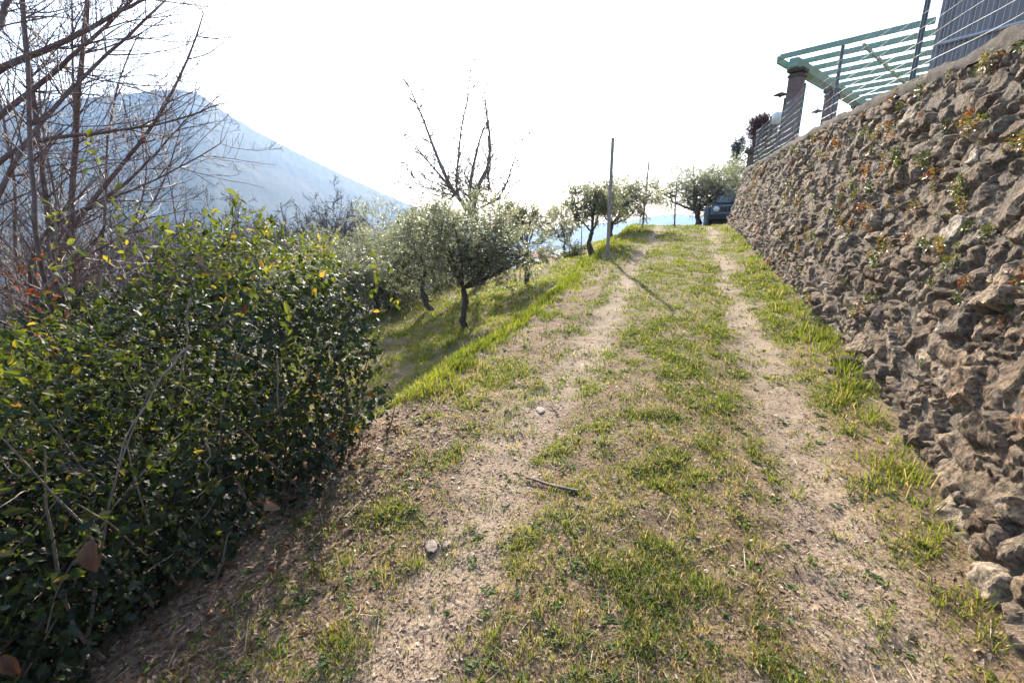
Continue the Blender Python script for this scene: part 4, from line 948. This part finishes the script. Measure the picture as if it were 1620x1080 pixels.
# ------------------------------------------------------------------ car at the crest
def car():
    m, t, n, l = new_mat('dark_blue_paint')
    p = n.new('ShaderNodeBsdfPrincipled'); p.inputs['Base Color'].default_value = (.04, .06, .09, 1); p.inputs['Roughness'].default_value = .35; p.inputs['Coat Weight'].default_value = .6
    c = mix(t, .3, (.04, .06, .09), tex_noise(t, 3), 'OVERLAY'); l.new(c, p.inputs['Base Color']); out(t, p.outputs[0])
    paint = m; glass = noisy_mat('car_glass', (.27, .32, .37), (.36, .41, .46), 2, .08, .9, 0); chrome = noisy_mat('lamp_glass', (.6, .62, .65), (.75, .77, .8), 30, .1, .8, .2, .002)  # glass base colour is paled to stand in for reflected sky
    black = noisy_mat('black_plastic', (.015, .015, .016), (.03, .03, .03), 30, .6, .4, .2, .002); plate = noisy_mat('plate_white', (.6, .6, .58), (.7, .7, .68), 8, .5, .4, 0); rub = noisy_mat('tyre_rubber', (.012, .012, .012), (.025, .025, .025), 20, .85, .2, .3, .003)
    x, y = .93+.82, 22.0; z = float(gz(x, y+1.2)); root = empty('parked_car', (x, y, z), R(-4), 'dark blue off road car parked behind the end of the stone wall', 'car'); root.scale = (1.04, 1.04, 1.07)
    # profile (y forward = -, z), lofted across the width with tumblehome
    def loft(prof, w0, w1, z0, z1, name, mat, par=root, bv=.03):
        pr = np.array(prof); ww = np.interp(pr[:, 1], [z0, z1], [w0, w1]); nn = len(pr)
        v = np.concatenate([np.stack([-ww, pr[:, 0], pr[:, 1]], -1), np.stack([ww, pr[:, 0], pr[:, 1]], -1)])
        bm = bmesh.new(); vs = [bm.verts.new(q) for q in v]
        bm.faces.new(vs[:nn]); bm.faces.new(vs[nn:][::-1])
        for i in range(nn): bm.faces.new([vs[i], vs[i+nn], vs[(i+1) % nn+nn], vs[(i+1) % nn]])
        bmesh.ops.recalc_face_normals(bm, faces=bm.faces); me = bpy.data.meshes.new(name); bm.to_mesh(me); bm.free(); me.materials.append(mat)
        o = bpy.data.objects.new(name, me); col.objects.link(o); o.parent = par; return bevel(o, bv, 3)
    body = loft([(0, .42), (-.02, .62), (0, .92), (.08, .98), (1.0, 1.06), (3.3, 1.08), (3.38, .95), (3.4, .42)], .80, .74, .42, 1.08, 'body', paint)
    loft([(.92, 1.05), (1.36, 1.60), (1.5, 1.66), (3.1, 1.66), (3.28, 1.58), (3.34, 1.05)], .735, .60, 1.05, 1.66, 'cabin', paint)
    ws = MB(); q = [(-.62, .945, 1.1), (.62, .945, 1.1), (.55, 1.325, 1.57), (-.55, 1.325, 1.57)]; ws.add(np.array(q)+[0, -.018, .012], q=[[0, 1, 2, 3]]); ws.add(np.array(q)+[0, -.002, .0], q=[[3, 2, 1, 0]]); ws.build('windscreen', glass, root)
    for sx in (-1, 1):
        s_ = MB(); s_.add([(sx*.735, 1.15, 1.12), (sx*.735, 2.15, 1.12), (sx*.64, 2.15, 1.56), (sx*.64, 1.5, 1.56)], q=[[0, 1, 2, 3]]); s_.add([(sx*.735, 2.22, 1.12), (sx*.735, 3.15, 1.12), (sx*.64, 3.1, 1.56), (sx*.64, 2.22, 1.56)], q=[[0, 1, 2, 3]]); s_.build('side_window', glass, root)
        hl = MB(); hl.lathe([(.115, 0), (.12, .03), (.1, .05), (.06, .065), (.001, .07)], sides=24); o = hl.build('headlight', chrome, root, smooth=True); o.rotation_euler = (R(90), 0, 0); o.location = (sx*.56, -.0, .82)
        ring = MB(); ring.lathe([(.12, -.02), (.145, 0), (.145, .03), (.12, .035)], sides=24); o = ring.build('headlight_ring', paint, root, smooth=True); o.rotation_euler = (R(90), 0, 0); o.location = (sx*.56, -.0, .82)
        mi = MB(); mi.box((sx*.86, 1.12, 1.16), (.2, .09, .15)); bevel(mi.build('wing_mirror', black, root), .03)
        for yy in (.55, 2.75):
            wh = MB(); wh.lathe([(.2, -.09), (.31, -.1), (.345, -.06), (.345, .06), (.31, .1), (.2, .09)], sides=28); o = wh.build('tyre', rub, root, smooth=True); o.rotation_euler = (0, R(90), 0); o.location = (sx*.70, yy, .345)
            hb = MB(); hb.lathe([(.001, .085), (.07, .09), (.09, .06), (.18, .07), (.2, .09)], sides=20); o2 = hb.build('rim', chrome, o, smooth=True)
            if sx < 0: o2.rotation_euler = (R(180), 0, 0)
            ar = MB(); a_ = np.linspace(-.25, math.pi+.25, 14); ar.tube(np.stack([np.full(14, sx*.8), yy+.42*np.cos(a_), .36+.40*np.sin(a_)], -1), .045, 6); ar.build('wheel_arch', black, root, smooth=True)
    gr = MB(); gr.box((0, -.02, .82), (.8, .04, .2)); bevel(gr.build('grille', black, root), .01)
    for i in range(5): MB().box((-.28+.14*i, -.045, .82), (.035, .02, .17)).build('grille_slot', chrome if False else paint, root)
    ub = MB(); ub.box((0, 1.6, .33), (1.3, 3.1, .3)); ub.build('underbody', black, root)
    em = MB(); em.lathe([(.03, 0), (.028, .012), (.001, .015)], sides=16); o = em.build('emblem', chrome, root); o.rotation_euler = (R(90), 0, 0); o.location = (0, -.055, .84)
    bp = MB(); bp.box((0, -.1, .52), (1.62, .22, .24)); bevel(bp.build('bumper', black, root), .05, 3)
    MB().box((.1, -.216, .5), (.5, .01, .11)).build('number_plate', plate, root)
car()
def barrel():
    p = at(1118, 352, 22.8); z = float(gz(p[0], p[1])); root = MB().lathe([(.001, 0), (.14, 0), (.155, .02), (.15, .25), (.16, .28), (.15, .31), (.15, .6), (.16, .63), (.15, .66), (.145, .94), (.13, .96), (.001, .96)], sides=24)
    o = root.build('barrel', noisy_mat('faded_blue_plastic', (.12, .14, .16), (.19, .21, .23), 5, .5, .4, .1, .004), smooth=True, loc=(p[0], p[1], z)); tag(o, 'faded blue grey barrel between the largest olive and the parked car', 'barrel')
barrel()

# ------------------------------------------------------------------ small plants growing in the wall
def wall_plants():
    g = np.random.default_rng(905); pr = {}
    def proto(kind, seed):
        gg_ = np.random.default_rng(seed); mb = MB(); m = 90; u = rnd_dir(m, gg_); u[:, 1] = np.abs(u[:, 1])*.8; P = u*np.array([.06, .035, .05])*gg_.random((m, 1))**.5
        lo, hi = {'green': (0, .4), 'orange': (.3, .75), 'red': (.55, 1.)}[kind]
        mb.scatter(leaf_tpl(.6, .15, .2), LEAF_T, P, frames(norm(u+gg_.normal(size=(m, 3))*.5), norm(gg_.normal(size=(m, 3))+[0, .8, .5])), gg_.uniform(.009, .022, m), np.clip(gg_.uniform(lo-.2, hi, m), 0, 1))
        return mb.mesh('wall_plant', M['sedum'])
    kinds = ['green', 'orange', 'red']; meshes = {k: [proto(k, 910+i*7+j) for j in range(3)] for i, k in enumerate(kinds)}
    lab = {'green': 'small yellow green plant rooted between the stones of the wall', 'orange': 'small orange leaved plant rooted between the stones of the wall', 'red': 'small dark red plant rooted between the stones of the wall'}
    ns, nt_ = WV.shape[:2]; cnt = 0
    cl = g.uniform((2.2, .15), (15, .97), (40, 2))
    while cnt < 260:
        c = cl[g.integers(40)]; y = c[0]+g.normal()*.5; t = c[1]+g.normal()*.10
        if g.random() < .3: y = g.uniform(2.1, 9); t = g.uniform(.1, .97)
        if not (2.0 < y < 16 and .09 < t < .97): continue
        if g.random() > (.45 if t < .45 else 1): continue
        i = int(np.argmin(np.abs(WP[:-80, 1]-y))); j = int(t*(nt_-1)); p = WV[i, j]
        k = kinds[int(g.choice(3, p=[.38, .4, .22]))]; o = bpy.data.objects.new('wall_plant', meshes[k][g.integers(3)]); col.objects.link(o)
        s_ = g.uniform(.5, 1.6); o.location = p+np.array([-.006, 0, 0]); o.rotation_euler = (g.normal()*.3, 0, R(90)+g.normal()*.3); o.scale = (s_*g.uniform(.8, 1.5), s_, s_*g.uniform(.7, 1.2))
        tag(o, lab[k], 'plant', 'small %s plants in the stone wall' % k); cnt += 1
wall_plants()

# ------------------------------------------------------------------ grass, litter, gravel
def polar(n, g, r0=.75, r1=34., a0=-75, a1=42, pw=1.0):
    r = np.exp(g.uniform(math.log(r0), math.log(r1), n)); a_ = np.radians(g.uniform(a0, a1, n)); return r*np.sin(a_), r*np.cos(a_), r
def wall_x(Y): return np.interp(Y, BY, BX)
def grass():
    g = np.random.default_rng(950); n = 74000; X, Y, r = polar(n, g, .9)
    mk = grass_mask(X, Y); uu = X-edge_x(Y); tha = g.random(n) < .12*sstep(11, 3, r)*(1-.85*track(X, Y))*(uu > .1)*sstep(-.3, .3, fbm(X*1.4+4, Y*1.4, 3, 77)); lv = g.random(n) < mk**1.2; tha = tha & ~lv; ok = (lv | tha) & ~((X > wall_x(Y)-.02) & (Y < 17.6)) & (Y > -.5) & ~((X < -1.75) & (Y < 2.45))
    X, Y, r, mk, tha = X[ok], Y[ok], r[ok], mk[ok], tha[ok]; nc = len(X); u = X-edge_x(Y)
    bank = np.exp(-((u+.1)/.4)**2)*sstep(2.4, 3., Y); wallside = sstep(.95, 1.2, X)*(Y < 17)
    nb = (g.integers(8, 20, nc)+4*bank+3*wallside*(g.random(nc) < .5)).astype(int); tot = nb.sum(); ci = np.repeat(np.arange(nc), nb)
    sp = (.02+.009*r[ci])*(.7+.6*g.random(tot)); a_ = g.uniform(0, 2*np.pi, tot)
    x = X[ci]+np.cos(a_)*sp*g.random(tot)**.5; y = Y[ci]+np.sin(a_)*sp*g.random(tot)**.5; z = gz(x, y)-.004
    tallc = g.gamma(3, .33, nc)
    h = (.018+.020*tallc[ci]+.065*bank[ci]*g.uniform(.3, 1.3, tot)+.045*wallside[ci]*np.clip(tallc[ci]-.5, 0, 2)+.03*(u[ci] < -.7))*g.uniform(.4, 1.15, tot)*(1+.02*r[ci])*np.where(tha[ci], .6, 1)
    wd = (.0006+.00058*r[ci])*g.uniform(.7, 1.4, tot)
    ln = g.uniform(.15, 1.1, tot)*(1-.4*bank[ci]); la = np.arctan2(y-Y[ci], x-X[ci])+g.normal(size=tot)*.7; dx, dy = np.cos(la)*ln*h, np.sin(la)*ln*h
    fa = g.uniform(0, np.pi, tot); wx, wy = np.cos(fa)*wd, np.sin(fa)*wd
    V = np.zeros((tot, 5, 3)); V[:, 0] = np.stack([x-wx, y-wy, z], -1); V[:, 1] = np.stack([x+wx, y+wy, z], -1)
    mx, my, mz = x+dx*.35, y+dy*.35, z+h*.6
    V[:, 2] = np.stack([mx-wx*.8, my-wy*.8, mz], -1); V[:, 3] = np.stack([mx+wx*.8, my+wy*.8, mz], -1); V[:, 4] = np.stack([x+dx, y+dy, z+h*np.clip(1-.35*ln, .4, 1)], -1)
    T = np.array([[0, 1, 3], [0, 3, 2], [2, 3, 4]])[None]+(np.arange(tot)*5)[:, None, None]
    dry = np.clip(.14-.11*bank+.16*sstep(5, 1.5, Y), .03, .6)[ci]
    cb = np.clip(.32+.22*fbm(X*1.7, Y*1.7, 2, 951)+.2*bank+.12*(u < -.3)+g.normal(size=nc)*.09, 0, .7)  # bank and terrace blades tinted brighter: sunlight put into the colour
    dry = np.where(tha[ci], .93, dry)
    tint = np.where(g.random(tot) < dry, g.uniform(.74, 1, tot), np.clip(cb[ci]+g.normal(size=tot)*.08, 0, .72))
    mb = MB().add(V.reshape(-1, 3), t=T.reshape(-1, 3), tint=np.repeat(tint, 5)); tag(mb.build('grass', M['grass']), kind='stuff'); print('grass blades', tot)
grass()
def weeds():
    g = np.random.default_rng(960); n = 6500; X, Y, r = polar(n, g, .9, 9.); mk = grass_mask(X, Y)
    ok = (g.random(n) < mk*.9+.02) & (X < wall_x(Y)-.05) & (X > edge_x(Y)-.3) & ~((X < -1.65) & (Y < 2.45)); X, Y, r = X[ok], Y[ok], r[ok]; nc = len(X); k = 8
    ci = np.repeat(np.arange(nc), k); a_ = g.uniform(0, 6.28, nc*k); el = g.uniform(.1, .7, nc*k); P = np.stack([X[ci], Y[ci], gz(X, Y)[ci]+.002], -1)+g.normal(size=(nc*k, 3))*np.array([.008, .008, .002])
    ax = np.stack([np.cos(a_)*np.cos(el), np.sin(a_)*np.cos(el), np.sin(el)], -1); s_ = g.uniform(.010, .03, nc*k)*(1+.08*r[ci])
    mb = MB().scatter(leaf_tpl(.5, .12, .25), LEAF_T, P, frames(ax, norm(np.array([0, 0, 1.])+g.normal(size=(nc*k, 3))*.2)), s_, g.random(nc*k)); tag(mb.build('low_weeds', M['weed']), kind='stuff')
weeds()
def litter():
    g = np.random.default_rng(970); n = 200000; X, Y, r = polar(n, g, .8, 14.)
    hed = np.exp(-((X+1.55)/.4)**2)*(Y < 2.9); den = .6*np.clip(1-grass_mask(X, Y)*.5, .2, 1)*sstep(14, 4, r)+.5*hed
    ok = (g.random(n) < den) & (X < wall_x(Y)-.02) & (X > np.maximum(edge_x(Y)-.5, -2.3)); X, Y, r, hed = X[ok], Y[ok], r[ok], hed[ok]; m = len(X)
    P = np.stack([X, Y, gz(X, Y)+.003], -1); a_ = g.uniform(0, 6.28, m); ti = g.normal(size=m)*.22; ax = np.stack([np.cos(a_), np.sin(a_), ti], -1)
    L = (.005+.016*g.random(m)**3)*(1+.16*r)*(1+.5*hed); wd = L*g.uniform(.07, .35, m)*2
    tp = np.array([[-.25, -.5, 0], [.25, -.5, .0], [-.3, .1, .12], [.3, .1, .06], [0, .5, 0]], float); tt = np.array([[0, 1, 3], [0, 3, 2], [2, 3, 4]])
    tn = np.clip(g.beta(1.6, 1.7, m)-.15*hed, 0, 1)
    mb = MB().scatter(tp, tt, P, frames(ax, norm(np.array([0, 0, 1.])+g.normal(size=(m, 3))*.35)), np.stack([wd, L, L], -1), tn)
    # longer straws
    m = 900; X, Y, r = polar(m, g, .9, 9.); k = (X < wall_x(Y)-.05) & (X > edge_x(Y)); X, Y, r = X[k], Y[k], r[k]; m = len(X)
    P = np.stack([X, Y, gz(X, Y)+.006], -1); a_ = g.uniform(0, 6.28, m); ax = np.stack([np.cos(a_), np.sin(a_), g.normal(size=m)*.06], -1)
    mb.scatter(tp, tt, P, frames(ax, np.tile([0, 0, 1.], (m, 1))), np.stack([np.full(m, .004)*(1+.15*r), g.uniform(.04, .16, m), np.full(m, .03)], -1), g.uniform(.5, 1, m))
    tag(mb.build('dry_litter', M['straw']), kind='stuff')
    # fallen leaves along the hedge foot and on the path
    n = 2600; X, Y, r = polar(n, g, .8, 9.); hed = np.exp(-((X+1.6)/.38)**2)*sstep(3.1, 2.6, Y); k = (g.random(n) < .9*hed+.05) & (X < wall_x(Y)-.03) & (X > -2.2); X, Y = X[k], Y[k]; m = len(X)
    P = np.stack([X, Y, gz(X, Y)+.008], -1); a_ = g.uniform(0, 6.28, m); ax = np.stack([np.cos(a_), np.sin(a_), g.normal(size=m)*.3], -1)
    mb = MB().scatter(leaf_tpl(.5, .3, .4), LEAF_T, P, frames(ax, norm(np.array([0, 0, 1.])+g.normal(size=(m, 3))*.5)), g.uniform(.02, .06, m), np.clip(g.beta(1.5, 1.8, m), 0, 1)); tag(mb.build('fallen_leaves', M['dead']), kind='stuff')
litter()
def gravel():
    g = np.random.default_rng(980); n = 16000; X, Y, r = polar(n, g, .9, 13.); tk = track(X, Y); rt = np.exp(-((X-.71)/.3)**2)*sstep(3.4, 1.6, Y)
    k = (g.random(n) < .07+.06*tk+.65*rt) & (X < wall_x(Y)-.03) & (X > edge_x(Y)+.1); X, Y, r = X[k], Y[k], r[k]; m = len(X)
    bm = bmesh.new(); bmesh.ops.create_icosphere(bm, subdivisions=1, radius=1); tv = np.array([v.co[:] for v in bm.verts]); tt = np.array([[v.index for v in f.verts] for f in bm.faces]); bm.free()
    s_ = (.0022+.0065*g.random(m)**4)*(1+.12*r); tvn = tv[None]*(1+.3*np.clip(g.normal(size=(m, len(tv), 1)), -1.6, 1.6))
    P = np.stack([X, Y, gz(X, Y)+s_*.1], -1); a_ = g.uniform(0, 6.28, m); ax = np.stack([np.cos(a_), np.sin(a_), g.normal(size=m)*.3], -1)
    mb = MB().scatter(tvn, tt, P, frames(ax, np.tile([0, 0, 1.], (m, 1))), np.stack([s_, s_*1.3, s_*.6], -1), g.random(m)); tag(mb.build('gravel', M['pebble'], smooth=False), kind='stuff')
gravel()

# ------------------------------------------------------------------ haze
def haze():
    m, t, n, l = new_mat('haze'); v = n.new('ShaderNodeVolumePrincipled'); v.inputs['Density'].default_value = .00034; v.inputs['Color'].default_value = (.27, .425, .67, 1); v.inputs['Anisotropy'].default_value = .4
    o_ = n.new('ShaderNodeOutputMaterial'); l.new(v.outputs[0], o_.inputs['Volume'])
    mb = MB().box((0, 0, 150), (6300, 6300, 560)); tag(mb.build('haze', m), kind='stuff')
haze()
